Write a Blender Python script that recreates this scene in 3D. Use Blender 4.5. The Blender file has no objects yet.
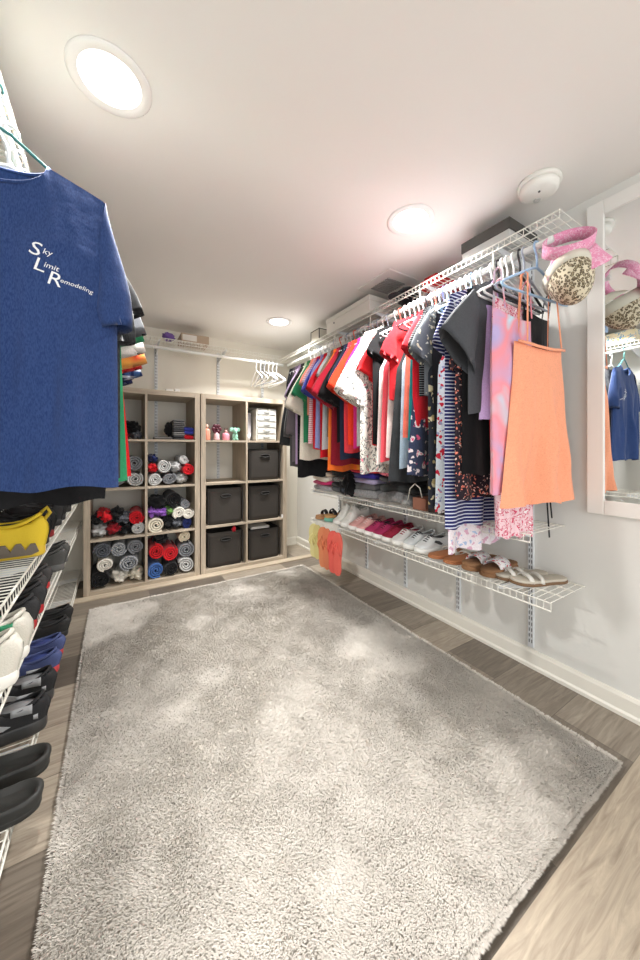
import bpy, math, random
import numpy as np
from mathutils import Vector, Matrix, noise
PI = math.pi
C = bpy.context.scene.collection
S = bpy.context.scene
random.seed(7)

# ------------------------------------------------------------------ helpers
class MB:
    """collects simple solids and surfaces; build() links them as ONE mesh object"""
    def __init__(s): s.v = []; s.f = []
    def add(s, vs, fs):
        n = len(s.v); s.v += [tuple(v) for v in vs]; s.f += [tuple(i + n for i in f) for f in fs]; return s
    def box(s, x0, x1, y0, y1, z0, z1):
        return s.add([(x0,y0,z0),(x1,y0,z0),(x1,y1,z0),(x0,y1,z0),(x0,y0,z1),(x1,y0,z1),(x1,y1,z1),(x0,y1,z1)],
                     [(3,2,1,0),(4,5,6,7),(0,1,5,4),(1,2,6,5),(2,3,7,6),(3,0,4,7)])
    def tube(s, pts, r, n=6, closed=False, caps=True, flat=1.0):
        pts = [Vector(p) for p in pts]; m = len(pts); rings = []
        up = None
        for i, p in enumerate(pts):
            if closed: t = pts[(i+1) % m] - pts[i-1]
            else: t = pts[min(i+1, m-1)] - pts[max(i-1, 0)]
            t = t.normalized() if t.length > 1e-9 else Vector((0,0,1))
            if up is None: up = Vector((0,1,0)) if abs(t.y) < .9 else Vector((1,0,0))
            b = t.cross(up); b = b.normalized() if b.length > 1e-6 else t.orthogonal().normalized()
            up = b.cross(t).normalized()
            rr = r[i] if isinstance(r, (list, tuple)) else r
            rings.append([p + (b*math.cos(2*PI*k/n) + up*math.sin(2*PI*k/n)*flat)*rr for k in range(n)])
        vs = [v for g in rings for v in g]; fs = []
        for i in range(m if closed else m-1):
            j = (i+1) % m
            for k in range(n): fs.append((i*n+k, i*n+(k+1) % n, j*n+(k+1) % n, j*n+k))
        if caps and not closed: fs += [tuple(range(n))[::-1], tuple((m-1)*n+k for k in range(n))]
        return s.add(vs, fs)
    def cyl(s, p0, p1, r, n=10, r2=None): return s.tube([p0, p1], [r, r if r2 is None else r2], n)
    def rings(s, rs, cap0=True, cap1=True, closed=True):
        n = len(rs[0]); vs = [v for g in rs for v in g]; fs = []
        for i in range(len(rs)-1):
            for k in range(n if closed else n-1):
                fs.append((i*n+k, i*n+(k+1) % n, (i+1)*n+(k+1) % n, (i+1)*n+k))
        if cap0: fs.append(tuple(range(n))[::-1])
        if cap1: fs.append(tuple((len(rs)-1)*n+k for k in range(n)))
        return s.add(vs, fs)
    def lathe(s, prof, n=24, c=(0,0,0)):
        return s.rings([[(c[0]+r*math.cos(2*PI*k/n), c[1]+r*math.sin(2*PI*k/n), c[2]+z) for k in range(n)] for r, z in prof])
    def blob(s, c, rad, seed=0, amp=.25, freq=2.0, nu=18, nv=12, sq=1.0):
        vs = []; fs = []
        for j in range(nv+1):
            th = PI*j/nv
            for i in range(nu):
                ph = 2*PI*i/nu
                d = Vector((math.sin(th)*math.cos(ph), math.sin(th)*math.sin(ph), math.cos(th)))
                k = 1 + amp*noise.noise(d*freq + Vector((seed*3.1, seed*1.7, seed))) + amp*.45*noise.noise(d*freq*2.7 + Vector((seed, seed*5.1, 3)))
                q = Vector([math.copysign(abs(a)**sq, a) for a in d])
                vs.append((c[0]+q.x*rad[0]*k, c[1]+q.y*rad[1]*k, c[2]+q.z*rad[2]*k))
        for j in range(nv):
            for i in range(nu): fs.append((j*nu+i, (j+1)*nu+i, (j+1)*nu+(i+1) % nu, j*nu+(i+1) % nu))
        return s.add(vs, fs)
    def mesh(s, name, mat, smooth=False):
        me = bpy.data.meshes.new(name); me.from_pydata(s.v, [], s.f); me.update()
        if mat: me.materials.append(mat)
        if smooth: me.polygons.foreach_set('use_smooth', [True]*len(me.polygons))
        return me
    def build(s, name, mat, parent=None, smooth=False, bevel=0, solid=0, sub=0):
        o = bpy.data.objects.new(name, s.mesh(name, mat, smooth)); C.objects.link(o)
        if parent: o.parent = parent
        if solid:
            m = o.modifiers.new('solid', 'SOLIDIFY'); m.thickness = solid; m.offset = 0
        if bevel:
            m = o.modifiers.new('bevel', 'BEVEL'); m.width = bevel; m.segments = 2; m.limit_method = 'ANGLE'
        if sub:
            m = o.modifiers.new('sub', 'SUBSURF'); m.levels = sub; m.render_levels = sub
        return o

def tag(o, label=None, cat=None, group=None, kind=None):
    if label: o['label'] = label
    if cat: o['category'] = cat
    if group: o['group'] = group
    if kind: o['kind'] = kind
    return o
def thing(name, label, cat, loc=(0,0,0), rz=0, group=None):
    o = bpy.data.objects.new(name, None); C.objects.link(o); o.empty_display_size = .05
    o.location = loc; o.rotation_euler = (0,0,rz)
    return tag(o, label, cat, group)
def struct(o): o['kind'] = 'structure'; return o
def copy_thing(root, loc, rz, label, group=None):
    r = root.copy(); C.objects.link(r); r.location = loc; r.rotation_euler = (root.rotation_euler[0], root.rotation_euler[1], rz)
    r['label'] = label
    if group: r['group'] = group
    for ch in list(root.children):
        c = ch.copy(); C.objects.link(c); c.parent = r
        for g in list(ch.children):
            d = g.copy(); C.objects.link(d); d.parent = c
    return r

# ------------------------------------------------------------------ materials
def srgb(c):
    r = []
    for a in c[:3]:
        a = a/255 if max(c) > 1 else a
        r.append(a/12.92 if a <= .04045 else ((a+.055)/1.055)**2.4)
    return (*r, 1)
def newmat(name):
    m = bpy.data.materials.new(name); m.use_nodes = True
    return m, m.node_tree, m.node_tree.nodes['Principled BSDF']
def N(nt, t, **k):
    n = nt.nodes.new(t)
    for a, b in k.items():
        if a in n.inputs.keys() if hasattr(n.inputs, 'keys') else False: n.inputs[a].default_value = b
        else: setattr(n, a, b)
    return n
def ramp(nt, stops, interp='LINEAR'):
    n = nt.nodes.new('ShaderNodeValToRGB'); cr = n.color_ramp; cr.interpolation = interp
    while len(cr.elements) < len(stops): cr.elements.new(.5)
    for e, (p, c) in zip(cr.elements, stops): e.position = p; e.color = srgb(c)
    return n
def coords(nt, scale=(1,1,1), rot=(0,0,0), loc=(0,0,0)):
    tc = N(nt, 'ShaderNodeTexCoord'); mp = N(nt, 'ShaderNodeMapping')
    mp.inputs['Scale'].default_value = scale; mp.inputs['Rotation'].default_value = rot; mp.inputs['Location'].default_value = loc
    nt.links.new(tc.outputs['Object'], mp.inputs['Vector']); return mp.outputs['Vector']
_mc = {}
def plain(name, col, rough=.5, metal=0, bump=0, bscale=200, spec=.5, alpha=1, trans=0, var=0, vscale=3):
    k = (name, tuple(col), rough, metal, bump, bscale)
    if k in _mc: return _mc[k]
    m, nt, b = newmat(name)
    b.inputs['Base Color'].default_value = srgb(col); b.inputs['Roughness'].default_value = rough; b.inputs['Metallic'].default_value = metal
    b.inputs['Specular IOR Level'].default_value = spec
    if alpha < 1: b.inputs['Alpha'].default_value = alpha
    if trans: b.inputs['Transmission Weight'].default_value = trans
    if var:
        n = N(nt, 'ShaderNodeTexNoise'); n.inputs['Scale'].default_value = vscale; n.inputs['Detail'].default_value = 5
        nt.links.new(coords(nt), n.inputs['Vector'])
        r = ramp(nt, [(.3, [max(0, c*(1-var)) for c in col]), (.7, [min(255, c*(1+var)) for c in col])])
        nt.links.new(n.outputs['Fac'], r.inputs[0]); nt.links.new(r.outputs[0], b.inputs['Base Color'])
    if bump:
        n = N(nt, 'ShaderNodeTexNoise'); n.inputs['Scale'].default_value = bscale; n.inputs['Detail'].default_value = 4
        nt.links.new(coords(nt), n.inputs['Vector'])
        bp = N(nt, 'ShaderNodeBump'); bp.inputs['Strength'].default_value = bump; bp.inputs['Distance'].default_value = .004
        nt.links.new(n.outputs['Fac'], bp.inputs['Height']); nt.links.new(bp.outputs[0], b.inputs['Normal'])
    _mc[k] = m; return m

def fabric(col, pat='plain', c2=(255,255,255), c3=(200,60,70), scale=1.0):
    k = ('fab', tuple(col), pat, tuple(c2), tuple(c3), scale)
    if k in _mc: return _mc[k]
    m, nt, b = newmat('fabric_' + pat); L = nt.links.new
    b.inputs['Roughness'].default_value = .9; b.inputs['Specular IOR Level'].default_value = .15
    b.inputs['Sheen Weight'].default_value = .15
    vec = coords(nt)
    wn = N(nt, 'ShaderNodeTexNoise'); wn.inputs['Scale'].default_value = 220; wn.inputs['Detail'].default_value = 6; L(vec, wn.inputs['Vector'])
    base = ramp(nt, [(.3, [c*.95 for c in col]), (.7, [min(255, c*1.04+2) for c in col])]); L(wn.outputs['Fac'], base.inputs[0])
    out = base.outputs[0]
    def mix(fac, a, colr):
        mx = N(nt, 'ShaderNodeMix', data_type='RGBA'); L(fac, mx.inputs[0]); L(a, mx.inputs[6]); mx.inputs[7].default_value = srgb(colr); return mx.outputs[2]
    if pat in ('floral', 'bigfloral', 'dots', 'beads'):
        sc = {'floral': 44, 'bigfloral': 22, 'dots': 60, 'beads': 26}[pat]*scale
        th = {'floral': .30, 'bigfloral': .34, 'dots': .22, 'beads': .25}[pat]
        for off, cc, tt in ((0, c2, th), (.37, c3, th*.72)):
            ns = N(nt, 'ShaderNodeTexNoise'); ns.inputs['Scale'].default_value = sc*1.2; L(vec, ns.inputs['Vector'])
            va = N(nt, 'ShaderNodeVectorMath', operation='MULTIPLY_ADD'); L(ns.outputs['Color'], va.inputs[0]); va.inputs[1].default_value = (1.3/sc,)*3; L(coords(nt, loc=(off,)*3), va.inputs[2])
            vo = N(nt, 'ShaderNodeTexVoronoi'); vo.inputs['Scale'].default_value = sc; L(va.outputs[0], vo.inputs['Vector'])
            lt = N(nt, 'ShaderNodeMath', operation='LESS_THAN'); L(vo.outputs['Distance'], lt.inputs[0]); lt.inputs[1].default_value = tt
            out = mix(lt.outputs[0], out, cc)
    elif pat == 'stripe' or pat == 'vstripe':
        sp = N(nt, 'ShaderNodeSeparateXYZ'); L(vec, sp.inputs[0])
        mm = N(nt, 'ShaderNodeMath', operation='MULTIPLY'); L(sp.outputs[2 if pat == 'stripe' else 0], mm.inputs[0]); mm.inputs[1].default_value = 60*scale
        fr = N(nt, 'ShaderNodeMath', operation='FRACT'); L(mm.outputs[0], fr.inputs[0])
        lt = N(nt, 'ShaderNodeMath', operation='LESS_THAN'); L(fr.outputs[0], lt.inputs[0]); lt.inputs[1].default_value = .32
        out = mix(lt.outputs[0], out, c2)
    elif pat == 'plaid':
        sp = N(nt, 'ShaderNodeSeparateXYZ'); L(vec, sp.inputs[0])
        for ax in (0, 2):
            mm = N(nt, 'ShaderNodeMath', operation='MULTIPLY'); L(sp.outputs[ax], mm.inputs[0]); mm.inputs[1].default_value = 28*scale
            fr = N(nt, 'ShaderNodeMath', operation='FRACT'); L(mm.outputs[0], fr.inputs[0])
            lt = N(nt, 'ShaderNodeMath', operation='LESS_THAN'); L(fr.outputs[0], lt.inputs[0]); lt.inputs[1].default_value = .3
            out = mix(lt.outputs[0], out, c2 if ax else c3)
    elif pat == 'leopard':
        vo = N(nt, 'ShaderNodeTexVoronoi'); vo.inputs['Scale'].default_value = 105*scale; L(vec, vo.inputs['Vector'])
        r = ramp(nt, [(0, c3), (.22, c3), (.24, c2), (.48, c2), (.52, col)], 'CONSTANT'); L(vo.outputs['Distance'], r.inputs[0]); out = r.outputs[0]
    elif pat == 'tiedye':
        n = N(nt, 'ShaderNodeTexNoise'); n.inputs['Scale'].default_value = 5*scale; n.inputs['Distortion'].default_value = 1; L(vec, n.inputs['Vector'])
        r = ramp(nt, [(.32, col), (.5, c2), (.66, c3)]); L(n.outputs['Fac'], r.inputs[0]); out = r.outputs[0]
    elif pat == 'heather':
        n = N(nt, 'ShaderNodeTexNoise'); n.inputs['Scale'].default_value = 260*scale; n.inputs['Detail'].default_value = 2; L(coords(nt, (1,1,.25)), n.inputs['Vector'])
        r = ramp(nt, [(.38, col), (.62, c2)]); L(n.outputs['Fac'], r.inputs[0]); out = r.outputs[0]
    elif pat == 'paisley':
        n = N(nt, 'ShaderNodeTexNoise'); n.inputs['Scale'].default_value = 22*scale; n.inputs['Distortion'].default_value = 2.5; L(vec, n.inputs['Vector'])
        r = ramp(nt, [(0, col), (.52, col), (.53, c2), (.60, c2), (.61, col), (.66, col), (.67, c3)], 'CONSTANT'); L(n.outputs['Fac'], r.inputs[0]); out = r.outputs[0]
    L(out, b.inputs['Base Color'])
    n2 = N(nt, 'ShaderNodeTexNoise'); n2.inputs['Scale'].default_value = 18; n2.inputs['Detail'].default_value = 5; L(vec, n2.inputs['Vector'])
    bp = N(nt, 'ShaderNodeBump'); bp.inputs['Strength'].default_value = .35; bp.inputs['Distance'].default_value = .01
    L(n2.outputs['Fac'], bp.inputs['Height']); L(bp.outputs[0], b.inputs['Normal'])
    _mc[k] = m; return m

def wood_mat(name, c_dark, c_light, axis_scale=(3,3,40)):
    m, nt, b = newmat(name); L = nt.links.new
    n = N(nt, 'ShaderNodeTexNoise'); n.inputs['Scale'].default_value = 2.2; n.inputs['Detail'].default_value = 8; n.inputs['Distortion'].default_value = .6
    L(coords(nt, axis_scale), n.inputs['Vector'])
    r = ramp(nt, [(.3, c_dark), (.7, c_light)]); L(n.outputs['Fac'], r.inputs[0]); L(r.outputs[0], b.inputs['Base Color'])
    b.inputs['Roughness'].default_value = .55; b.inputs['Specular IOR Level'].default_value = .3
    return m
def floor_mat(name, pal, row, width, phase, mortar=(90,82,72)):
    m, nt, b = newmat(name); L = nt.links.new
    v = coords(nt, loc=phase)
    br = N(nt, 'ShaderNodeTexBrick'); L(v, br.inputs['Vector'])
    br.inputs['Scale'].default_value = 1; br.inputs['Brick Width'].default_value = width; br.inputs['Row Height'].default_value = row
    br.inputs['Mortar Size'].default_value = .0012; br.inputs['Mortar Smooth'].default_value = .2; br.offset = .37
    br.inputs['Color1'].default_value = (0,0,0,1); br.inputs['Color2'].default_value = (1,1,1,1); br.inputs['Mortar'].default_value = (.5,.5,.5,1); br.inputs['Bias'].default_value = 0
    r = ramp(nt, [(0, pal[0]), (.33, pal[1]), (.66, pal[2]), (1, pal[3])]); L(br.outputs['Color'], r.inputs[0])
    g = N(nt, 'ShaderNodeTexNoise'); g.inputs['Scale'].default_value = 3; g.inputs['Detail'].default_value = 9; g.inputs['Distortion'].default_value = 1.2; g.inputs['Roughness'].default_value = .65
    ofs = N(nt, 'ShaderNodeVectorMath', operation='MULTIPLY_ADD'); L(br.outputs['Color'], ofs.inputs[0]); ofs.inputs[1].default_value = (7,7,7); L(coords(nt, (1.5, 16, 1)), ofs.inputs[2]); L(ofs.outputs[0], g.inputs['Vector'])
    gr = ramp(nt, [(.25, (150,140,130)), (.5, (205,200,194)), (.75, (250,246,238))]); L(g.outputs['Fac'], gr.inputs[0])
    mx = N(nt, 'ShaderNodeMix', data_type='RGBA', blend_type='MULTIPLY'); mx.inputs[0].default_value = .85; L(r.outputs[0], mx.inputs[6]); L(gr.outputs[0], mx.inputs[7])
    m2 = N(nt, 'ShaderNodeMix', data_type='RGBA'); L(br.outputs['Fac'], m2.inputs[0]); L(mx.outputs[2], m2.inputs[6]); m2.inputs[7].default_value = srgb(mortar)
    L(m2.outputs[2], b.inputs['Base Color']); b.inputs['Roughness'].default_value = .42; b.inputs['Specular IOR Level'].default_value = .4
    bp = N(nt, 'ShaderNodeBump'); bp.inputs['Strength'].default_value = .25; bp.inputs['Distance'].default_value = .002; L(g.outputs['Fac'], bp.inputs['Height']); L(bp.outputs[0], b.inputs['Normal'])
    return m

WALL = plain('wall_paint', (230,229,223), .75, bump=.08, bscale=90)
CEIL = plain('ceiling_paint', (240,237,232), .85, bump=.05, bscale=120)
TRIM = plain('trim_paint', (240,236,224), .4)
WIRE = plain('white_vinyl_wire', (238,236,226), .35)
METAL = plain('white_metal', (225,228,230), .35)
SLOT = plain('slot_shadow', (70,72,74), .8)
WOODM = wood_mat('greyed_oak', (158,144,126), (196,182,162), (30,30,2))
WOODH = wood_mat('greyed_oak_horizontal', (160,146,128), (198,184,164), (2,30,30))
def emis(name, col, st):
    m, nt, b = newmat(name); b.inputs['Emission Color'].default_value = (*col, 1); b.inputs['Emission Strength'].default_value = st; return m

# ------------------------------------------------------------------ room
XR, YB, HC, XL, YF = 1.667, 3.174, 2.0526, -.53, -2.2
fl = struct(MB().box(XL-.1, XR+.1, .39, YB+.1, -.05, 0).build('floor', floor_mat('grey_laminate', [(104,97,90),(144,135,124),(176,167,154),(204,193,177)], .236, .52, (.12, -.148+.0, 0))))
fl2 = struct(MB().box(XL-.6, XR+.1, YF, .39, -.05, 0).build('floor', floor_mat('light_laminate', [(196,184,166),(206,194,176),(212,202,186),(202,190,172)], .62, 3.0, (.3,.23,0))))
fl2.name = 'floor'
struct(MB().box(XL-.6, XR+.1, YF, YB+.1, HC, HC+.05).build('ceiling', CEIL))
struct(MB().box(XR, XR+.1, YF, YB+.1, 0, HC).build('wall_right', WALL))
struct(MB().box(XL-.1, XL, .38, YB+.1, 0, HC).build('wall_left', WALL))
struct(MB().box(XL-.1, XR+.1, YB, YB+.1, 0, HC).build('wall_back', plain('wall_paint_back', (232,227,214), .75, bump=.08, bscale=90)))
def baseboard(x0, x1, y0, y1, nm, nrm):
    b = MB()
    prof = [(0,0),(.018,0),(.018,.014),(.012,.022),(.012,.07),(.006,.082),(0,.084)]
    if nrm == 'x': b.rings([[(x0 - p[0], y, p[1]) for p in prof] for y in (y0, y1)])
    else: b.rings([[(x, y0 - p[0], p[1]) for p in prof] for x in (x0, x1)])
    return struct(b.build(nm, TRIM))
baseboard(XR, XR, YF, YB, 'baseboard_right', 'x')
baseboard(XL, XR-.02, YB, YB, 'baseboard_back', 'y')

# downlights
LAMPS = [(-.01, 1.10), (1.135, 1.066), (1.138, 2.487)]
LENS = emis('lamp_lens', (1, .98, .95), 2.2)
lab = ['round recessed ceiling light nearest, above the blue shirt', 'round recessed ceiling light beside the right clothes row', 'small far recessed ceiling light near the back wall']
for (x, y), lb in zip(LAMPS, lab):
    t = thing('recessed_ceiling_light', lb, 'ceiling light', (x, y, HC-.0005), 0, 'recessed ceiling lights')
    MB().lathe([(.104,0),(.104,-.003),(.098,-.007),(.080,-.004),(.076,-.002)], 48).build('trim_ring', plain('lamp_trim', (240,238,234), .4), t, smooth=True)
    MB().lathe([(.001,-.002),(.076,-.0025),(.078,-.001)], 48).build('lens', LENS, t, smooth=True)
    l = bpy.data.lights.new('ceiling_lamp', 'AREA'); l.shape = 'DISK'; l.size = .15; l.energy = 14.5; l.spread = math.radians(128); l.color = (1, .985, .965)
    lo = bpy.data.objects.new('ceiling_lamp', l); C.objects.link(lo); lo.location = (x, y, HC-.012)
# added fill light behind the camera, aimed in through the open closet front
l = bpy.data.lights.new('doorway_fill', 'AREA'); l.shape = 'RECTANGLE'; l.size = 2.4; l.size_y = 1.7; l.energy = 21; l.color = (.97, .985, 1)
lo = bpy.data.objects.new('doorway_fill', l); C.objects.link(lo); lo.location = (.6, -2.0, 1.15); lo.rotation_euler = (math.radians(90), 0, 0)
# smoke detector
t = thing('smoke_detector', 'round white smoke detector on the ceiling', 'smoke detector', (1.40, .655, HC-.0005))
MB().lathe([(.074,0),(.074,-.012),(.066,-.014)], 40).build('mounting_plate', plain('detector', (236,234,226), .5), t, smooth=True)
MB().lathe([(.066,-.012),(.064,-.034),(.052,-.044),(.001,-.047)], 40).build('cover', plain('detector', (236,234,226), .5), t, smooth=True)
MB().lathe([(.012,-.044),(.012,-.049),(.001,-.050)], 16, (.022,.018,0)).build('test_button', plain('detector_grey', (190,190,186), .5), t)
MB().lathe([(.004,-.044),(.004,-.049),(.001,-.050)], 10, (-.02,-.01,0)).build('indicator', plain('detector_dark', (70,70,70), .4), t)
# ceiling vent
t = thing('ceiling_vent', 'square white ceiling vent with grey grille above the top shelf', 'air vent', (1.46, 1.56, HC-.0005))
MB().box(-.13,.13,-.15,.15,-.008,0).build('cover_plate', plain('vent_white', (228,226,220), .5), t, bevel=.003)
b = MB()
for k in range(9): b.box(-.07,.07,-.072+k*.018-.005,-.072+k*.018+.005,-.014,-.008)
b.build('grille', plain('vent_grey', (150,150,146), .5), t)

# ------------------------------------------------------------------ shelving standards
def standard(x, y, z0, z1, wall, label):
    t = thing('shelf_standard', label, 'shelf standard', (x, y, z0), {'right': PI/2*-1, 'back': 0, 'left': PI/2}[wall], 'slotted wall standards')
    h = z1-z0
    MB().box(-.0125,.0125,-.010,0,0,h).build('channel', METAL, t, bevel=.001)
    b = MB(); k = .02
    while k < h-.02:
        for sx in (-1, 1): b.box(sx*.0055-.0018, sx*.0055+.0018, -.0105, -.0095, k, k+.016)
        k += .0265
    b.build('slots', SLOT, t)
RP = ['nearest the mirror', 'second from the mirror', 'third from the mirror', 'fourth from the mirror', 'at the far shelf end']
for (y, w) in zip((.812, 1.2, 1.605, 2.01, 2.38), RP):
    standard(XR, y, .095, 1.90, 'right', 'white slotted wall standard on the right wall, ' + w)
for (x, w) in zip((.30, .826, 1.266), ('left', 'middle', 'right')):
    standard(x, YB, .3, 1.92, 'back', 'white slotted standard on the back wall, %s one of three' % w)

# ------------------------------------------------------------------ wire shelves
def wire_shelf(x_wall, d, y0, y1, z, depth, label, supports=(), lip=.032, axis='y'):
    """d = direction from the wall into the room; deck wires run wall to front and turn down into a lip"""
    t = thing('wire_shelf', label, 'wire shelf', (x_wall, y0, z), 0)
    if axis == 'x': t.rotation_euler = (0, 0, 0)
    def P(a, l, h):        # a = from wall, l = along, h = up
        return (d*a, l, h) if axis == 'y' else (l, -a, h)
    Ln = y1-y0; b = MB()
    n = int(Ln/.025)
    for i in range(n+1):
        l = Ln*i/n
        b.tube([P(.004,l,0), P(depth,l,0), P(depth+.002,l,-lip)], .0016, 5)
    for a, h, r in ((.006,-.003,.0028),(depth*.33,-.003,.0028),(depth*.66,-.003,.0028),(depth,-.003,.003),(depth+.002,-lip,.0032)):
        b.tube([P(a,0,h), P(a,Ln,h)], r, 6)
    b.build('wire_deck', WIRE, t)
    for s in supports:
        l = s-y0
        bb = MB(); 
        pr = [P(.002,l-.004,-.012), P(depth-.01,l-.004,-.012), P(depth-.01,l-.004,-.024), P(.03,l-.004,-.075), P(.002,l-.004,-.075)]
        pr2 = [P(.002,l+.004,-.012), P(depth-.01,l+.004,-.012), P(depth-.01,l+.004,-.024), P(.03,l+.004,-.075), P(.002,l+.004,-.075)]
        bb.rings([pr, pr2]); bb.build('bracket', METAL, t)
    return t
D = .29
wire_shelf(XR, -1, .575, YB-.01, 1.895, D, 'long white wire shelf at the top of the right wall', (.812,1.2,1.605,2.01,2.38))
wire_shelf(XR, -1, .676, 2.38, .690, D, 'upper low white wire shelf on the right wall holding folded clothes', (.812,1.2,1.605,2.01,2.37))
wire_shelf(XR, -1, .603, 2.38, .452, D, 'lower white wire shelf on the right wall with shoes on it', (.812,1.2,1.605,2.01,2.37))
for z, lb in ((1.885,'white wire shelf high on the left wall above the shirts'),(.66,'highest of the three left wire shoe shelves'),(.459,'middle of the three left wire shoe shelves'),(.088,'lowest of the three left wire shoe shelves near the floor')):
    wire_shelf(XL, 1, .42, YB-.01, z, .305, lb, (1.0,1.4,1.8,2.2,2.6,3.0))
wire_shelf(XL+.32, 1, YB, YB+1.55, 1.895, D, 'white wire shelf across the top of the back wall', (YB+.51,YB+1.036), axis='x').location = (XL+.32, YB, 1.895)

# rods
def rod(p0, p1, label, hooks):
    t = thing('closet_rod', label, 'closet rod', p0)
    e = Vector(p1)-Vector(p0)
    MB().cyl((0,0,0), e, .0125, 14).build('rod', plain('rod_white', (236,236,230), .3), t, smooth=True)
    for h in hooks:
        c = e.normalized()*h
        b = MB(); n = e.normalized().cross(Vector((0,0,1)))
        pts = [c + n*(.016*math.cos(a)) + Vector((0,0,.016*math.sin(a))) for a in [PI*(1+k/8) for k in range(9)]]
        b.tube([c - n*.016 + Vector((0,0,.05))] + pts, .004, 6)
        b.build('rod_hook', WIRE, t)
ROD_R, ZR = 1.385, 1.803
rod((ROD_R, .60, ZR), (ROD_R, YB-.35, ZR), 'white hanging rod under the top right shelf', (.22,.62,1.02,1.42,1.8))
rod((-.24, .50, 1.83), (-.24, YB-.02, 1.83), 'white hanging rod under the top left shelf', (.3,.9,1.5,2.1))
rod((-.20, YB-.30, 1.81), (1.36, YB-.30, 1.81), 'white hanging rod along the back wall', (.45,.98,1.46))

# ------------------------------------------------------------------ cube units
UY, UD = 2.774, .39
def cube_unit(x, label):
    t = thing('cube_shelf', label, 'cube shelf', (x, UY, 0))
    MB().box(0,.038,0,UD,0,1.464).build('side_panel', WOODM, t, bevel=.0015)
    MB().box(.724,.762,0,UD,0,1.464).build('side_panel', WOODM, t, bevel=.0015)
    MB().box(.038,.724,0,UD,1.426,1.464).build('top_panel', WOODH, t, bevel=.001)
    MB().box(.038,.724,0,UD,0,.038).build('bottom_panel', WOODH, t, bevel=.001)
    MB().box(.373,.389,.001,UD,.038,1.426).build('divider', WOODM, t)
    for z in (.373,.724,1.075): MB().box(.038,.373,.002,UD,z,z+.016).build('shelf_board', WOODH, t)
    for z in (.373,.724,1.075): MB().box(.389,.724,.002,UD,z,z+.016).build('shelf_board', WOODH, t)
    return t
UA, UB = -.183, .587
cube_unit(UA, 'left grey oak eight cube shelf unit filled with rolled clothes')
cube_unit(UB, 'right grey oak eight cube shelf unit holding black fabric bins')
# light plank in front of the units
struct(MB().box(XL+.02, XR-.02, UY-.075, UY-.002, 0, .012).build('trim_1', wood_mat('light_trim_wood', (178,162,140), (204,190,168), (2,30,30)), bevel=.003))
def cell(c, r):
    ux = UA if c < 2 else UB
    return (ux + (.038, .389)[c % 2], UY+.004, (.038,.389,.740,1.091)[r])

def roll_mesh(R, L, seed, turns=3.0):
    rnd = random.Random(seed); b = MB(); n = int(turns*16); th = .0056
    ph = rnd.random()*6; sq = rnd.uniform(.84, .98); pts = []
    for i in range(n+1):
        a = ph + 2*PI*i/16; f = i/n
        r = R*(.13 + .87*f) * (1 + .05*noise.noise(Vector((math.cos(a)*1.3, math.sin(a)*1.3, seed+f))))
        pts.append((r, a))
    for j in (0, 1):
        pass
    rs = []
    for y in (0, .006, .02, L*.5, L):
        sc = .93 if y == 0 else 1
        dy = [.006*noise.noise(Vector((i*.25, seed, 1))) if y < .01 else 0 for i in range(n+1)]
        ring = []
        for i, (r, a) in enumerate(pts): ring.append(((r*sc+th)*math.cos(a), y+dy[i], (r*sc+th)*math.sin(a)*sq))
        for i in range(n, -1, -1):
            r, a = pts[i]; ring.append((max(.001,(r*sc-th))*math.cos(a), y+dy[i]+.0, max(.001,(r*sc-th))*math.sin(a)*sq))
        rs.append(ring)
    b.rings(rs, cap0=False, cap1=False)
    m = len(rs[0])
    fs = [(i, m-1-i, m-2-i, i+1) for i in range(n)]
    b.f += fs
    return b
CN = ['first column', 'second column', 'third column', 'fourth column']
RN = ['bottom cube', 'second lowest cube', 'third cube up', 'top cube']
used = set()
def uniq(s):
    assert s not in used, s
    used.add(s); return s
def posw(x, z):
    h = ('far left','left of centre','right of centre','far right')[min(3, int(x/.084))]
    v = ('lowest','low','mid height','high')[min(3, int(z/.075))]
    return v + ' ' + h
cols = {'red':(205,28,38),'grey':(120,122,126),'charcoal':(58,60,66),'black':(22,22,24),'white':(225,220,208),'cream':(220,212,192),'tan':(196,184,160),
        'blue grey':(92,102,118),'blue':(62,98,160),'navy':(28,38,90),'purple':(140,90,180),'green':(96,140,70),'light grey':(176,176,174),'pink':(222,120,140),'dark red':(150,26,38)}
def rolled(c, r, x, z, R, col, kind='roll', pat='plain', c2=(255,255,255)):
    X, Y, Z = cell(c, r); seed = len(used)
    z = max(z, R*.82+.004); x = min(max(x, R+.004), .335-R-.004)
    cc = cols[col]
    m = fabric(cc, pat, c2)
    word = {'roll':'rolled shirt','wad':'crumpled garment'}[kind]
    lb = uniq('%s %s, %s in %s of %s' % (col, word, posw(x, z), RN[r], CN[c]))
    if kind == 'roll':
        o = roll_mesh(R*1.05, .27, seed).build('rolled_shirt', m, smooth=True)
        o.location = (X+x, Y+.01+.02*random.random(), Z+z); o.rotation_euler = (0, random.uniform(0, 6), random.uniform(-.08, .08))
    else:
        o = MB().blob((0,0,0), (R*1.12, .11, R*.9), seed, .5, 2.2, 30, 20).build('crumpled_garment', m, smooth=True)
        o.location = (X+x, Y+.13, Z+z)
    tag(o, lb, 'clothing', 'clothes stored in the ' + RN[r] + ', ' + CN[c])
H = 'heather'
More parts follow.
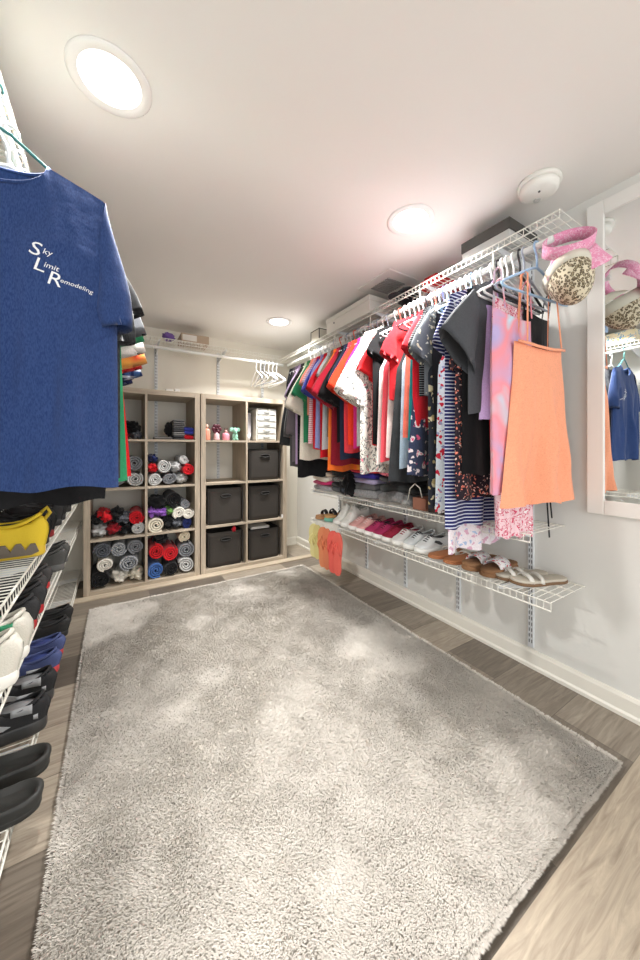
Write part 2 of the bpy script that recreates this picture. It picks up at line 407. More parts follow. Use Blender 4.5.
for a in [ # col, row, x, z, R, colour, kind
 (0,0,.062,.06,.058,'black','roll'),(0,0,.178,.052,.054,'white','wad'),(0,0,.278,.045,.05,'cream','wad'),(0,0,.088,.163,.047,'white','roll'),(0,0,.235,.150,.062,'blue grey','roll'),
 (0,0,.07,.262,.054,'charcoal','roll'),(0,0,.168,.262,.050,'blue grey','roll'),(0,0,.278,.262,.055,'grey','roll'),
 (1,0,.06,.06,.056,'blue','roll'),(1,0,.166,.052,.05,'black','roll'),(1,0,.272,.065,.06,'light grey','roll'),(1,0,.052,.20,.056,'red','roll'),(1,0,.158,.172,.055,'red','roll'),(1,0,.27,.185,.06,'grey','roll'),
 (1,0,.265,.288,.042,'tan','roll'),(1,0,.10,.285,.045,'black','wad'),
 (0,1,.05,.045,.046,'light grey','wad'),(0,1,.14,.05,.045,'dark red','wad'),(0,1,.21,.045,.045,'black','wad'),(0,1,.288,.045,.042,'light grey','roll'),(0,1,.04,.13,.04,'black','wad'),
 (0,1,.085,.145,.05,'red','wad'),(0,1,.155,.145,.048,'black','wad'),(0,1,.205,.118,.045,'charcoal','wad'),(0,1,.28,.125,.05,'red','roll'),
 (1,1,.062,.05,.058,'cream','roll'),(1,1,.148,.06,.048,'black','wad'),(1,1,.215,.045,.042,'charcoal','wad'),(1,1,.285,.042,.04,'navy','roll'),(1,1,.042,.145,.04,'purple','wad'),
 (1,1,.1,.14,.038,'purple','wad'),(1,1,.16,.145,.038,'green','wad'),(1,1,.222,.132,.046,'white','roll'),(1,1,.288,.118,.04,'white','roll'),(1,1,.075,.215,.058,'black','wad'),(1,1,.19,.235,.055,'black','roll'),(1,1,.268,.195,.034,'grey','roll'),
 (0,2,.05,.05,.05,'light grey','roll'),(0,2,.16,.055,.052,'grey','roll'),(0,2,.27,.058,.055,'light grey','roll'),(0,2,.268,.17,.054,'grey','roll'),
 (1,2,.052,.05,.048,'light grey','roll'),(1,2,.15,.05,.048,'grey','roll'),(1,2,.242,.045,.042,'light grey','wad'),(1,2,.288,.115,.044,'red','roll'),(1,2,.042,.135,.04,'red','wad'),(1,2,.04,.205,.035,'navy','wad'),
 (1,2,.112,.148,.05,'light grey','roll'),(1,2,.2,.14,.045,'light grey','wad'),(1,2,.258,.195,.035,'light grey','roll'),
 (0,3,.25,.09,.05,'black','wad'),(0,3,.2,.03,.035,'dark red','wad'),(0,3,.28,.035,.035,'charcoal','wad'),(0,3,.11,.045,.045,'black','wad')]:
    pat, c2 = ('plain', (255,255,255))
    if a[5] in ('light grey','blue grey'): pat, c2 = 'heather', (200,200,198)
    if a[5] == 'charcoal': pat, c2 = 'heather', (120,124,132)
    rolled(*a, pat=pat, c2=c2)

def folded_mesh(w, d, h, seed, layers=3):
    """folded cloth: stacked rounded layers with soft wavy edges, fold at the front"""
    b = MB()
    for k in range(layers):
        z0 = h*k/layers; hh = h/layers
        rs = []
        nn = 14
        for i in range(nn+1):
            x = -w/2 + w*i/nn
            e = 1-.5*max(0, abs(i/nn*2-1)-.8)/.2*.5
            ring = []
            for j in range(16):
                a = 2*PI*j/16
                yy = math.copysign(abs(math.cos(a))**.5, math.cos(a))*d/2; zz = math.copysign(abs(math.sin(a))**.6, math.sin(a))*hh*.52*e
                nz = noise.noise(Vector((x*9, yy*9, seed+k*2.3)))
                ring.append((x, yy*(1+.05*noise.noise(Vector((x*12, seed, k)))), z0+hh/2+zz+nz*hh*.35))
            rs.append(ring)
        b.rings(rs)
    return b
# small folded stack in the top cube
X, Y, Z = cell(1, 3)
zz = Z
for i, (cn, cc) in enumerate((('charcoal',(60,60,64)),('striped grey',(120,118,116)),('dark grey',(70,70,72)),('striped black',(50,50,52)),('grey',(105,104,104)))):
    o = folded_mesh(.085, .16, .030, i, 2).build('folded_shorts', fabric(cc, 'stripe', (150,148,146), scale=3) if 'striped' in cn else fabric(cc), smooth=True)
    o.location = (X+.225, Y+.11, zz+.0015); zz += .031
    tag(o, '%s small folded garment, number %s up in the top cube stack' % (cn, ('one','two','three','four','five')[i]), 'clothing', 'folded stack in the top cube')
o = folded_mesh(.07, .16, .04, 9, 1).build('folded_shorts', fabric((205,30,45)), smooth=True); o.location = (X+.297, Y+.11, Z+.001); tag(o, 'small red folded garment beside the grey stack in the top cube', 'clothing')
o = folded_mesh(.07, .16, .06, 10, 2).build('folded_shorts', fabric((60,70,170)), smooth=True); o.location = (X+.297, Y+.11, Z+.043); tag(o, 'small blue folded garment lying on the red one in the top cube', 'clothing')
o = folded_mesh(.12, .15, .022, 11, 1).build('folded_shorts', fabric((90,88,86)), smooth=True); o.location = (X+.11, Y+.10, Z+.001); tag(o, 'thin flat grey garment left of the folded stack in the top cube', 'clothing')
o = MB().blob((0,0,0), (.035,.05,.05), 77, .5, 3).build('crumpled_garment', fabric((25,25,28)), smooth=True); o.location = (X+.165, Y+.14, Z+.085); tag(o, 'black crumpled garment leaning on the grey folded stack in the top cube', 'clothing')

# fabric bins
BINM = plain('bin_fabric', (62,58,54), .85, bump=.25, bscale=160, spec=.25)
BIND = plain('bin_handle', (36,34,32), .7)
def fabric_bin(c, r, h, label, first=[None]):
    X, Y, Z = cell(c, r)
    t = thing('fabric_bin', label, 'storage bin', (X+.1675, Y+.02, Z+.001), 0, 'black fabric bins in the right unit')
    w, d = .146, .28
    b = MB(); rs = []
    for k in range(9):
        f = k/8; z = h*f
        ring = []
        for i in range(40):
            a = 2*PI*i/40
            cx = math.copysign(abs(math.cos(a))**.22, math.cos(a)); sy = math.copysign(abs(math.sin(a))**.22, math.sin(a))
            n1 = noise.noise(Vector((cx*1.5, sy*1.5+f*2, h*20+c)))
            ring.append((cx*(w-.004+.006*f+.003*n1), d/2+sy*(d/2-.002+.004*n1), z))
        rs.append(ring)
    rs += [[(x*.96, d/2+(y-d/2)*.96, h-.002) for x, y, z in rs[-1]], [(x*.95, d/2+(y-d/2)*.95, .012) for x, y, z in rs[-1]]]
    b.rings(rs); b.build('body', BINM, t, smooth=True)
    hb = MB(); hz = h*.78
    hb.tube([(.042*math.cos(2*PI*i/20), -.006, hz+.013*math.sin(2*PI*i/20)) for i in range(20)], .005, 6, closed=True)
    hb.build('handle', BIND, t, smooth=True)
    rs = []
    hb = MB()
    hb.rings([[(.038*math.cos(2*PI*i/20), y, hz+.010*math.sin(2*PI*i/20)) for i in range(20)] for y in (-.004, .004)])
    hb.build('hand_hole', plain('hole', (14,13,12), .9), t)
    st = MB()
    for sx in (-1, 1): st.box(sx*w-.002*sx-.003, sx*w-.002*sx+.003, -.003, .004, .01, h-.004)
    st.build('seam', BIND, t)
    return t
fabric_bin(2,1,.30,'black fabric bin in the right unit, first column, second lowest cube')
fabric_bin(2,0,.285,'black fabric bin under another at the bottom left of the right unit')
fabric_bin(3,2,.275,'highest black fabric bin, directly under the white drawer tower')
fabric_bin(3,1,.30,'black fabric bin in the right unit, second column, second lowest cube')
fabric_bin(3,0,.265,'black fabric bin with white papers on top, bottom right cube')
X, Y, Z = cell(3, 0)
o = folded_mesh(.17, .2, .022, 21, 2).build('folded_papers', plain('paper', (226,224,220), .7)); o.location = (X+.13, Y+.13, Z+.268); tag(o, 'loose white papers lying on the bottom right black bin', 'papers')
X, Y, Z = cell(2, 0)
o = MB().blob((0,0,0), (.016,.02,.022), 5, .5, 3).build('red_ribbon', fabric((190,30,45)), smooth=True); o.location = (X+.24, Y+.03, Z+.298); tag(o, 'small red ribbon poking out above the bottom left black bin', 'ribbon')
X, Y, Z = cell(3, 1)
o = MB().box(-.008,.008,-.001,.001,0,.03).build('paper_tag', plain('paper', (236,234,230), .6)); o.location = (X+.325, Y-.003, Z+.0); tag(o, 'small white paper tag beside the second lowest right bin', 'tag')

# drawer tower
X, Y, Z = cell(3, 3)
t = thing('drawer_tower', 'white plastic tower of five small translucent drawers in top right cube', 'drawer tower', (X+.185, Y+.03, Z+.001))
WP = plain('white_plastic', (236,232,222), .35)
b = MB(); w = .095; b.box(-w,-w+.008,0,.25,0,.285).box(w-.008,w,0,.25,0,.285)
for k in range(6): b.box(-w,w,0,.25,k*.0554,k*.0554+.008)
b.box(-w,w,.243,.25,0,.285); b.build('frame', WP, t, bevel=.002)
for k in range(5):
    z = k*.0554+.0095
    d = MB().box(-w+.010,w-.010,-.004,.22,z,z+.043).build('drawer', plain('frosted_drawer', (205,205,200), .3), t, bevel=.004)
    MB().tube([(-.03,-.006,z+.034),(-.015,-.012,z+.030),(.015,-.012,z+.030),(.03,-.006,z+.034)], .0035, 6).build('drawer_pull', WP, d)
t = thing('plastic_cup_stack', 'column of clear plastic cups standing left of the white drawer tower', 'cups', (X+.045, Y+.12, Z+.001))
b = MB()
b.lathe([(.020,0),(.026,.05)] + [(.026+.003*(k % 2), .05+k*.011) for k in range(18)] + [(.020,.25)], 20); b.build('cup_stack', plain('clear_plastic', (196,194,198), .2), t, smooth=True)
# bottles and figurines
X, Y, Z = cell(2, 3)
def perfume(px, h, r, mc, cc, label, y=.08):
    t = thing('perfume_bottle', label, 'perfume bottle', (X+px, Y+y, Z+.001))
    MB().lathe([(r*.9,0),(r,.004),(r,h*.6),(r*.7,h*.72),(r*.3,h*.76),(r*.3,h*.8)], 20).build('bottle', plain('bottle', mc, .12), t, smooth=True)
    MB().lathe([(r*.42,h*.8),(r*.45,h*.82),(r*.42,h*.98),(r*.2,h)], 16).build('cap', plain('cap', cc, .3), t, smooth=True)
    return t
perfume(.028,.13,.026,(226,150,128),(210,170,150),'tall peach perfume bottle at the left of the top cube')
t = perfume(.185,.085,.030,(230,150,165),(190,150,140),'round pink perfume bottle between the dark flower and mint figure')
for s in (-1, 1): MB().tube([(0,0,.08),(s*.014,0,.105)], .003, 5).build('bow', plain('bow', (120,60,60), .5), t)
t = thing('flower_bottle', 'bottle topped by a dark burgundy flower in the top cube', 'flower bottle', (X+.105, Y+.07, Z+.001))
MB().lathe([(.022,0),(.024,.005),(.022,.05),(.008,.06),(.006,.07)], 18).build('bottle', plain('clearpink', (214,180,186), .1), t, smooth=True)
b = MB()
for k in range(6):
    a = 2*PI*k/6; b.blob((.026*math.cos(a), 0, .095+.026*math.sin(a)), (.018,.010,.018), k, .1)
b.blob((0,-.006,.095),(.011,.011,.011),3,.1); b.build('flower', plain('burgundy', (78,16,36), .5), t, smooth=True)
t = thing('elephant_figure', 'small mint green plush figure at the right of the top cube', 'figurine', (X+.262, Y+.07, Z+.001))
b = MB(); b.blob((0,0,.035),(.026,.022,.034),1,.08).blob((0,-.004,.085),(.024,.022,.024),2,.08)
for s in (-1, 1): b.blob((s*.03,0,.093),(.017,.007,.019),3,.08).blob((s*.014,-.014,.010),(.011,.014,.010),4,.05)
b.tube([(0,-.022,.082),(0,-.036,.068),(.003,-.036,.05)], [.008,.006,.005], 8); b.build('body', plain('mint', (150,205,182), .8), t, smooth=True)
# little things on top of the left unit
for k, (x, w, h, lb) in enumerate(((.335,.05,.018,'small white box on the left unit top, left one'),(.40,.035,.022,'small white box on the left unit top, right one'))):
    tag(MB().box(x,x+w,2.81,2.85,1.4645,1.4645+h).build('small_box', plain('paper', (236,234,228), .6), bevel=.002), lb, 'box')

# ------------------------------------------------------------------ hangers and garments
def arc(cx, cz, r, a0, a1, n): return [(cx+r*math.cos(a0+(a1-a0)*i/n), 0, cz+r*math.sin(a0+(a1-a0)*i/n)) for i in range(n+1)]
def hanger_mb(r=.004, w=.205, wire=False):
    """origin = centre of the rod"""
    b = MB(); rr = .0125+r+.001
    pts = arc(0, 0, rr, -.35, PI*1.15, 12) + [(-.004,0,-.034),(0,0,-.050),(0,0,-.084)]
    b.tube(pts, r*.8, 6)
    path = [(0,0,-.084),(.03,0,-.092),(.09,0,-.120),(w-.02,0,-.168),(w,0,-.182),(w-.006,0,-.192),(w-.03,0,-.194),(-w+.03,0,-.194),(-w+.006,0,-.192),(-w,0,-.182),(-w+.02,0,-.168),(-.09,0,-.120),(-.03,0,-.092)]
    if wire: path = [(0,0,-.080),(.03,0,-.092),(.11,0,-.150),(w-.02,0,-.178),(w,0,-.190),(w-.006,0,-.200),(w-.03,0,-.202),(-w+.03,0,-.202),(-w+.006,0,-.200),(-w,0,-.190),(-w+.02,0,-.178),(-.11,0,-.150),(-.03,0,-.092)]
    b.tube(path, r, 6, closed=True)
    return b
HM = {n: hanger_mb(r=.0048 if n != 'teal' else .004, wire=(n == 'teal')).mesh('hanger', plain('hanger_'+n, c, .35), True) for n, c in dict(white=(240,240,238), blue=(160,190,220), grey=(170,175,185), black=(30,30,34), teal=(60,120,118), clear=(205,212,216), purple=(90,96,150), coral=(232,110,96)).items()}
hn = {}
def hanger(col, loc, rz, label, group):
    o = bpy.data.objects.new('clothes_hanger', HM[col]); C.objects.link(o); o.location = loc; o.rotation_euler = (0, 0, rz)
    return tag(o, label, 'hanger', group)

FY = [0]
def body_mb(ws, wc, wh, L, depth, nw, ndf, ndb, seed, slope=.45, fold=.012, nu=34, nv=30, hemcurve=0, top=-.098, v_arm=.24, taper=1, ruffle=0):
    """a hanging garment body: front (-y) and back sheets joined at the sides and shoulders"""
    b = MB()
    def shoulder(x, s):
        a = abs(x)
        if a < nw: return top - (ndf if s < 0 else ndb)*(1-(a/nw)**2)**.6
        return top - slope*(a-nw)
    for s in (-1, 1):
        vs = []
        for j in range(nv+1):
            v = j/nv
            if v < v_arm: w = ws + (wc-ws)*(v/v_arm)**taper
            else: w = wc + (wh-wc)*((v-v_arm)/(1-v_arm))
            for i in range(nu+1):
                u = -1+2*i/nu
                x = u*w
                zt = shoulder(u*ws, s); zh = top - L + hemcurve*u*u + .006*math.sin(u*9+seed)
                z = zt*(1-v)+zh*v
                prof = min(1, .22+v*3.2)
                e = max(0, 1-abs(u)**3)**.5
                sep = s*(depth*prof*e)
                if abs(u*ws) < nw and v < .12: sep += s*.012*(1-v/.12)*e
                fa = fold*(min(1, v*1.6))*(1+ruffle*v)
                f = fa*(math.sin(x*34+FY[0]*5+v*1.2)*.6 + 1.5*noise.noise(Vector((x*13, v*1.3, FY[0]*3))) + .5*noise.noise(Vector((u*8, v*4, seed*.7))))
                vs.append((x, sep + f*max(.25, e), z))
        fs = []
        for j in range(nv):
            for i in range(nu):
                a = j*(nu+1)+i; q = (a, a+nu+1, a+nu+2, a+1)
                fs.append(q if s < 0 else q[::-1])
        b.add(vs, fs)
    return b
def sleeve_mb(sx, ws, nw, slope, L, ang, w0, w1, depth, seed, top=-.098, off=0):
    b = MB(); zs = top - slope*(ws-nw); A = math.radians(ang)
    d = Vector((math.cos(A), 0, -math.sin(A))); pz = Vector((math.sin(A), 0, math.cos(A)))
    p0 = Vector((.12, 0, 1)).normalized(); c0 = Vector((ws-.010+off, 0, zs)) - p0*w0*.98
    rs = []
    for k in range(13):
        f = k/12; bend = .25*f*f
        c = c0 + d*(L*f) + Vector((0,0,-.02*f*f)); w = w0+(w1-w0)*f
        ring = []
        for i in range(20):
            a = 2*PI*i/20
            q = c + (p0.lerp(pz, f**1.8).normalized())*(w*math.cos(a)) + Vector((0,1,0))*(depth*(.6+.6*f)*math.sin(a) + .008*f*noise.noise(Vector((a*1.5 if i < 10 else (20-i)*.47, f*2, seed))))
            ring.append((sx*q.x, q.y, q.z))
        if sx < 0: ring = ring[::-1]
        rs.append(ring)
    # turned hem: the cloth folds back inside
    last = rs[-1]; cc = Vector((sx*(c0+d*L).x, 0, (c0+d*L).z-.02))
    rs.append([tuple(cc + (Vector(p)-cc)*.93 - Vector((sx*d.x,0,d.z))*.03) for p in last])
    b.rings(rs, False, False); return b
def collar_mb(nw, ndf, ndb, top=-.098, r=.006):
    b = MB(); pts = []
    for i in range(32):
        t = 2*PI*i/32; x = nw*1.02*math.cos(t); s = math.sin(t)
        a = min(1, abs(x)/nw)
        nd = (ndf if s < 0 else ndb)*(1-a*a)**.6
        pts.append((x, .022*s, top-nd))
    b.tube(pts, r, 6, closed=True, flat=.6); return b

def tee(loc, rz, name, label, cat, m, L=.66, wc=.235, wh=.235, depth=.016, ws=.205, nw=.085, ndf=.07, ndb=.02, sl=.19, ang=66, sw=(.085,.075), seed=1, group=None, sleeve_m=None, collar_m=None, fold=.012, hemcurve=0, slope=.45, top=-.098, off=0, **k):
    t = thing(name, label, cat, loc, rz, group); FY[0] = loc[1]
    body_mb(ws, wc, wh, L, depth, nw, ndf, ndb, seed, slope=slope, fold=fold, hemcurve=hemcurve, top=top, **k).build('body', m, t, smooth=True)
    if sl:
        for sx in (-1, 1):
            sleeve_mb(sx, ws, nw, slope, sl, ang, sw[0], sw[1], depth*1.0, seed+sx, top=top, off=off).build('sleeve', sleeve_m or m, t, smooth=True)
    if ndf: collar_mb(nw, ndf, ndb, top=top).build('collar', collar_m or m, t, smooth=True)
    return t
def tank(loc, rz, name, label, cat, m, L=.62, wc=.22, wh=.24, depth=.014, nw=.075, strap=.04, ndf=.16, seed=1, group=None, fold=.014, **k):
    t = thing(name, label, cat, loc, rz, group); FY[0] = loc[1]
    body_mb(nw+strap, wc, wh, L, depth, nw, ndf, ndf*.5, seed, fold=fold, v_arm=k.pop('v_arm', .34), taper=1.6, **k).build('body', m, t, smooth=True)
    return t
def cami(loc, rz, name, label, cat, m, L=.45, drop=.22, wt=.15, wh=.22, depth=.03, seed=1, group=None, sx=.10, fold=.02, strapm=None, **k):
    """strappy top or dress: straps run from the hanger down to a straight bodice"""
    t = thing(name, label, cat, loc, rz, group); FY[0] = loc[1]
    b = body_mb(wt, wt*1.06, wh, L, depth, wt*.9, .018, .03, seed, slope=0, fold=fold, top=-.098-drop, v_arm=.2, **k)
    b.build('body', m, t, smooth=True)
    for s in (-1, 1):
        q = MB()
        q.tube([(s*wt*.72,-depth*.8,-.098-drop+.0),(s*sx*1.02,-.012,-.125),(s*sx,0,-.112),(s*sx*1.02,.012,-.125),(s*wt*.66,depth*.8,-.098-drop-.02)], .0055, 6, flat=.35)
        q.build('strap', strapm or m, t, smooth=True)
    return t

GR = 'garments hanging on the right rod'; GL = 'shirts hanging on the left rod'
F = fabric
def RR(y, dx=0): return (ROD_R+dx, y, ZR)
def hang_r(y, hc, what, rz=0):
    hanger(hc, RR(y), rz, uniq('%s plastic hanger carrying the %s' % (hc, what)), 'hangers on the right rod')
rnd = random.Random(11)
# name, kind, y, label-noun, material, length, kwargs, hanger colour ; local -x faces the room
G = [
 ('cami','camisole_dress',.655,'peach camisole dress',F((244,164,128)),.66,dict(drop=.285,wt=.148,wh=.225,depth=.03,fold=.017,dx=.012,rz=-.10,sx=.085,v=1,ruffle=.8),'blue'),
 ('cami','tank_top',.702,'tie dye pastel camisole',F((188,172,214),'tiedye',(240,150,160),(190,220,235)),.735,dict(drop=.17,wt=.13,wh=.13,dx=-.085,fold=.01,cat='top'),'grey'),
 ('cami','tank_top',.718,'black wrap top with loose ties',F((18,18,20)),.84,dict(drop=.12,wt=.11,wh=.10,depth=.015,dx=.13,cat='top'),'black'),
 ('cami','summer_dress',.742,'pink and white print sundress',F((240,206,212),'paisley',(206,72,104),(250,246,246),1.6),.99,dict(drop=.10,wt=.15,wh=.085,depth=.03,fold=.03,dx=-.0,cat='dress'),'white'),
 ('cami','camisole',.768,'lavender camisole with thin straps',F((196,168,214)),.50,dict(drop=.12,wt=.15,wh=.2),'white'),
 ('tee','t_shirt',.788,'charcoal grey t-shirt with flared sleeve',F((74,76,80)),.60,dict(sl=.20,ang=52,sw=(.10,.12),depth=.026),'white'),
 ('tee','cardigan',.806,'long black cardigan with red lining edge',F((16,16,18)),.84,dict(sl=0,ndf=.2),'black'),
 ('tank','maxi_dress',.834,'black ditsy floral maxi dress',F((40,32,40),'floral',(226,130,110),(236,200,190),1.5),.94,dict(ndf=.1,wh=.22,fold=.02,dx=-.03),'white'),
 ('tee','striped_dress',.880,'navy and white striped dress',F((36,42,96),'stripe',(214,218,236),scale=1.15),1.06,dict(sl=.15,fold=.02,dx=-.02),'clear'),
 ('tank','maxi_dress',.905,'long white pastel floral dress',F((236,228,232),'bigfloral',(214,170,190),(170,190,220),1.6),1.17,dict(wh=.21,fold=.025),'white'),
 ('tank','tunic',.930,'white tunic printed with red roses',F((214,224,226),'bigfloral',(196,40,60),(150,160,190),1.7),1.0,dict(),'blue'),
 ('tee','trousers',.955,'black trousers with white lace hem',F((20,20,22)),1.0,dict(sl=0,ndf=.02,nw=.02,wh=.2),'white'),
 ('tank','maxi_dress',.985,'slate maxi dress with cream blossoms',F((46,50,58),'bigfloral',(226,214,178),(190,170,120),1.1),1.0,dict(wh=.22),'clear'),
 ('tee','t_shirt',1.010,'grey top with beaded cream flowers',F((104,108,112),'beads',(226,214,180),(240,236,220)),.5,dict(sl=.16,sw=(.085,.09)),'grey'),
 ('tee','t_shirt',1.035,'black and white pinstriped t-shirt',F((24,24,28),'stripe',(120,120,124),scale=1.6),.5,dict(sl=.12),'white'),
 ('tee','t_shirt',1.058,'plain scarlet t-shirt',F((206,30,44)),.64,dict(sl=.12),'blue'),
 ('tank','blouse',1.080,'navy blouse with pink and white flowers',F((58,66,92),'bigfloral',(240,226,228),(226,90,130),1.2),.86,dict(wh=.27,ndf=.08),'purple'),
 ('tank','tank_top',1.105,'turquoise tank top',F((44,156,158)),.70,dict(),'blue'),
 ('tank','tank_top',1.128,'coral orange tank top',F((236,112,92)),.68,dict(),'coral'),
 ('tank','tank_top',1.150,'pale blue sleeveless shirt',F((170,190,206)),.83,dict(),'clear'),
 ('tank','tank_top',1.180,'black satin sleeveless dress',F((44,46,48)),.90,dict(wh=.27,ndf=.1,fold=.03),'black'),
 ('tee','t_shirt',1.208,'crimson cap sleeve top',F((190,26,36)),.5,dict(sl=.1),'white'),
 ('tank','tank_top',1.238,'blush pink lace tank top',F((244,220,214)),.78,dict(ndf=.12),'white'),
 ('tank','tank_top',1.268,'salmon pink tank top',F((240,92,104)),.80,dict(ndf=.1),'white'),
 ('tank','tank_top',1.300,'plain white tank top',F((240,236,230)),.82,dict(ndf=.1),'white'),
 ('tee','t_shirt',1.338,'plain black t-shirt',F((18,18,20)),.72,dict(sl=.06),'white'),
 ('tee','blouse',1.372,'bright red ruffled blouse',F((222,36,42)),.72,dict(sl=.16,ang=66,sw=(.09,.10),dx=.03,fold=.02),'coral'),
 ('tee','kimono',1.410,'white kimono with grey and pink paisley',F((238,232,222),'paisley',(110,112,110),(228,110,130)),.87,dict(sl=.28,ang=64,sw=(.105,.11),dx=-.03,fold=.024,depth=.022),'white'),
 ('tee','t_shirt',1.475,'white and grey colour block t-shirt',F((196,196,194)),.72,dict(sl=.16,sleeve=F((242,238,232))),'grey'),
 ('tee','t_shirt',1.515,'magenta t-shirt',F((214,48,130)),.74,dict(sl=.14),'white'),
 ('tee','t_shirt',1.560,'orange red t-shirt',F((240,66,38)),.72,dict(sl=.24,ang=62,sw=(.10,.10)),'grey'),
 ('tee','t_shirt',1.600,'coral red cotton t-shirt',F((222,66,74)),.76,dict(),'clear'),
 ('tee','t_shirt',1.640,'dark navy t-shirt',F((38,44,66)),.80,dict(),'grey'),
 ('tee','t_shirt',1.675,'black t-shirt beside the maroon one',F((20,18,20)),.70,dict(sl=.26,ang=68,sw=(.10,.10)),'white'),
 ('tee','t_shirt',1.752,'orange tie dye t-shirt',F((246,130,40),'tiedye',(250,110,50),(248,160,60)),.88,dict(wh=.25),'grey'),
 ('tee','t_shirt',1.714,'maroon raglan t-shirt',F((134,24,40)),.84,dict(sl=.26,ang=60,sw=(.10,.095),sleeve=F((168,32,50)),wh=.25),'white'),
 ('tee','t_shirt',1.795,'brown trimmed olive t-shirt',F((124,108,92)),.66,dict(sl=.13),'coral'),
 ('tee','t_shirt',1.835,'pale grey t-shirt between red ones',F((186,188,190)),.74,dict(sl=.10,wh=.25),'white'),
 ('tee','t_shirt',1.875,'deep red t-shirt',F((196,26,38)),.80,dict(sl=.19,sw=(.095,.095)),'grey'),
 ('tee','t_shirt',1.915,'periwinkle blue t-shirt',F((150,158,210)),.74,dict(sl=.10,wh=.25),'white'),
 ('tee','t_shirt',1.955,'scarlet jersey with blue sleeve patch',F((214,32,40)),.74,dict(sleeve=F((70,80,170))),'coral'),
 ('tee','t_shirt',1.995,'pink and white striped t-shirt',F((240,214,216),'stripe',(216,120,134),scale=1.2),.70,dict(sl=.12,wh=.25),'white'),
 ('tee','t_shirt',2.035,'peach cotton t-shirt',F((240,160,136)),.5,dict(sl=.12),'clear'),
 ('tee','t_shirt',2.085,'kelly green t-shirt',F((52,140,96)),.70,dict(sl=.19),'white'),
 ('tee','t_shirt',2.135,'cream white t-shirt',F((238,230,212)),.82,dict(sl=.27,ang=68,sw=(.10,.095),wh=.25),'white'),
 ('tee','t_shirt',2.185,'black loose t-shirt',F((26,26,28)),.95,dict(),'white'),
 ('tee','t_shirt',2.230,'lilac t-shirt',F((196,170,206)),.85,dict(),'grey'),
 ('tee','t_shirt',2.275,'mauve grey cardigan',F((112,104,108)),.84,dict(sl=.42,ang=83,sw=(.09,.05)),'white'),
 ('tee','t_shirt',2.325,'charcoal knitted cardigan',F((90,88,88)),.88,dict(sl=.44,ang=83,sw=(.09,.05)),'white'),
 ('tee','t_shirt',2.385,'black grey jacket farthest along the rod',F((52,54,56)),.62,dict(sl=.5,ang=83,sw=(.09,.05)),'white'),
]
WHERE = {'tee':'hanging','tank':'hanging','cami':'hanging'}
for i, (kd, nm, y, noun, m, L, kw, hc) in enumerate(G):
    kw = dict(kw); dx = kw.pop('dx', 0); rz = kw.pop('rz', rnd.uniform(-.05, .05)); cat = kw.pop('cat', None); kw.pop('v', 0)
    if 'sleeve' in kw: kw['sleeve_m'] = kw.pop('sleeve')
    cat = cat or {'t_shirt':'t-shirt','tank_top':'tank top','camisole_dress':'dress','maxi_dress':'dress','striped_dress':'dress','summer_dress':'dress'}.get(nm, nm.replace('_',' '))
    if 'cardigan' in noun: nm, cat = 'cardigan', 'cardigan'
    if 'jacket' in noun: nm, cat = 'jacket', 'jacket'
    lb = uniq(noun + ' hanging on the right rod')
    loc = (ROD_R+dx, y, ZR); L -= .055
    if kd == 'tee': t = tee(loc, rz, nm, lb, cat, m, L=L, seed=i*1.37+1, group=GR, **kw)
    elif kd == 'tank': t = tank(loc, rz, nm, lb, cat, m, L=L, seed=i*1.37+1, group=GR, **kw)
    else:
        t = cami(loc, rz, nm, lb, cat, m, L=L, seed=i*1.37+1, group=GR, **kw)
    hang_r(y, hc, noun.replace(' beside the maroon one','').replace(' between red ones',''), rz)
    if nm == 'camisole_dress':
        b = MB(); b.tube([(-.146,-.016,-.386),(-.10,-.026,-.392),(-.05,-.030,-.398),(0,-.032,-.400),(.05,-.030,-.398),(.10,-.026,-.392),(.146,-.016,-.386)], .006, 6, flat=.4); b.build('neckline_trim', m, t, smooth=True)
    if 'lining' in noun:
        b = MB(); rs = [[(-.13+.03*f,-.030,-.25-.6*f),(-.09+.02*f,-.034,-.25-.6*f)] for f in (0,.25,.5,.75,1)]
        b.rings(rs, False, False, closed=False); b.build('lining', F((214,30,44)), t, smooth=True, solid=.002)
    if 'loose ties' in noun:
        for q, (x0, zb) in enumerate(((.05,-1.16),(.075,-1.08))):
            MB().tube([(x0,-.01,-.66),(x0+.03,-.02,-.82),(x0-.01,-.02,-.95),(x0+.02,-.02,zb)], .005, 6, flat=.5).build('tie', m, t, smooth=True)
    if 'lace hem' in noun:
        b = body_mb(.2,.2,.2,.03,.018,.01,0,0,3,slope=0,top=-.098-L+.01); b.build('lace_hem', F((220,218,214),'dots',(40,40,40),(60,60,60)), t, smooth=True)
    if 'ditsy' in noun:
        b = MB(); rs = []
        for k in range(9):
            f = k/8; ring = []
            for j in range(64):
                a = 2*PI*j/64; ru = .010*math.sin(a*14)*f
                ring.append(((.225+.02*f+ru)*math.copysign(abs(math.cos(a))**.8, math.cos(a)), (.022+.018*f+ru)*math.sin(a), -.30-.17*f))
            rs.append(ring)
        b.rings(rs, False, False); b.build('ruffle', m, t, smooth=True)

# empty hangers on the back rod
for k in range(6):
    hanger('white' if k != 2 else 'grey', (1.09+k*.04, YB-.30, 1.81), PI/2+rnd.uniform(-.12,.12), uniq('empty hanger on the back rod, %s from the left' % ('first','second','third','fourth','fifth','sixth')[k]), 'empty hangers in the corner')

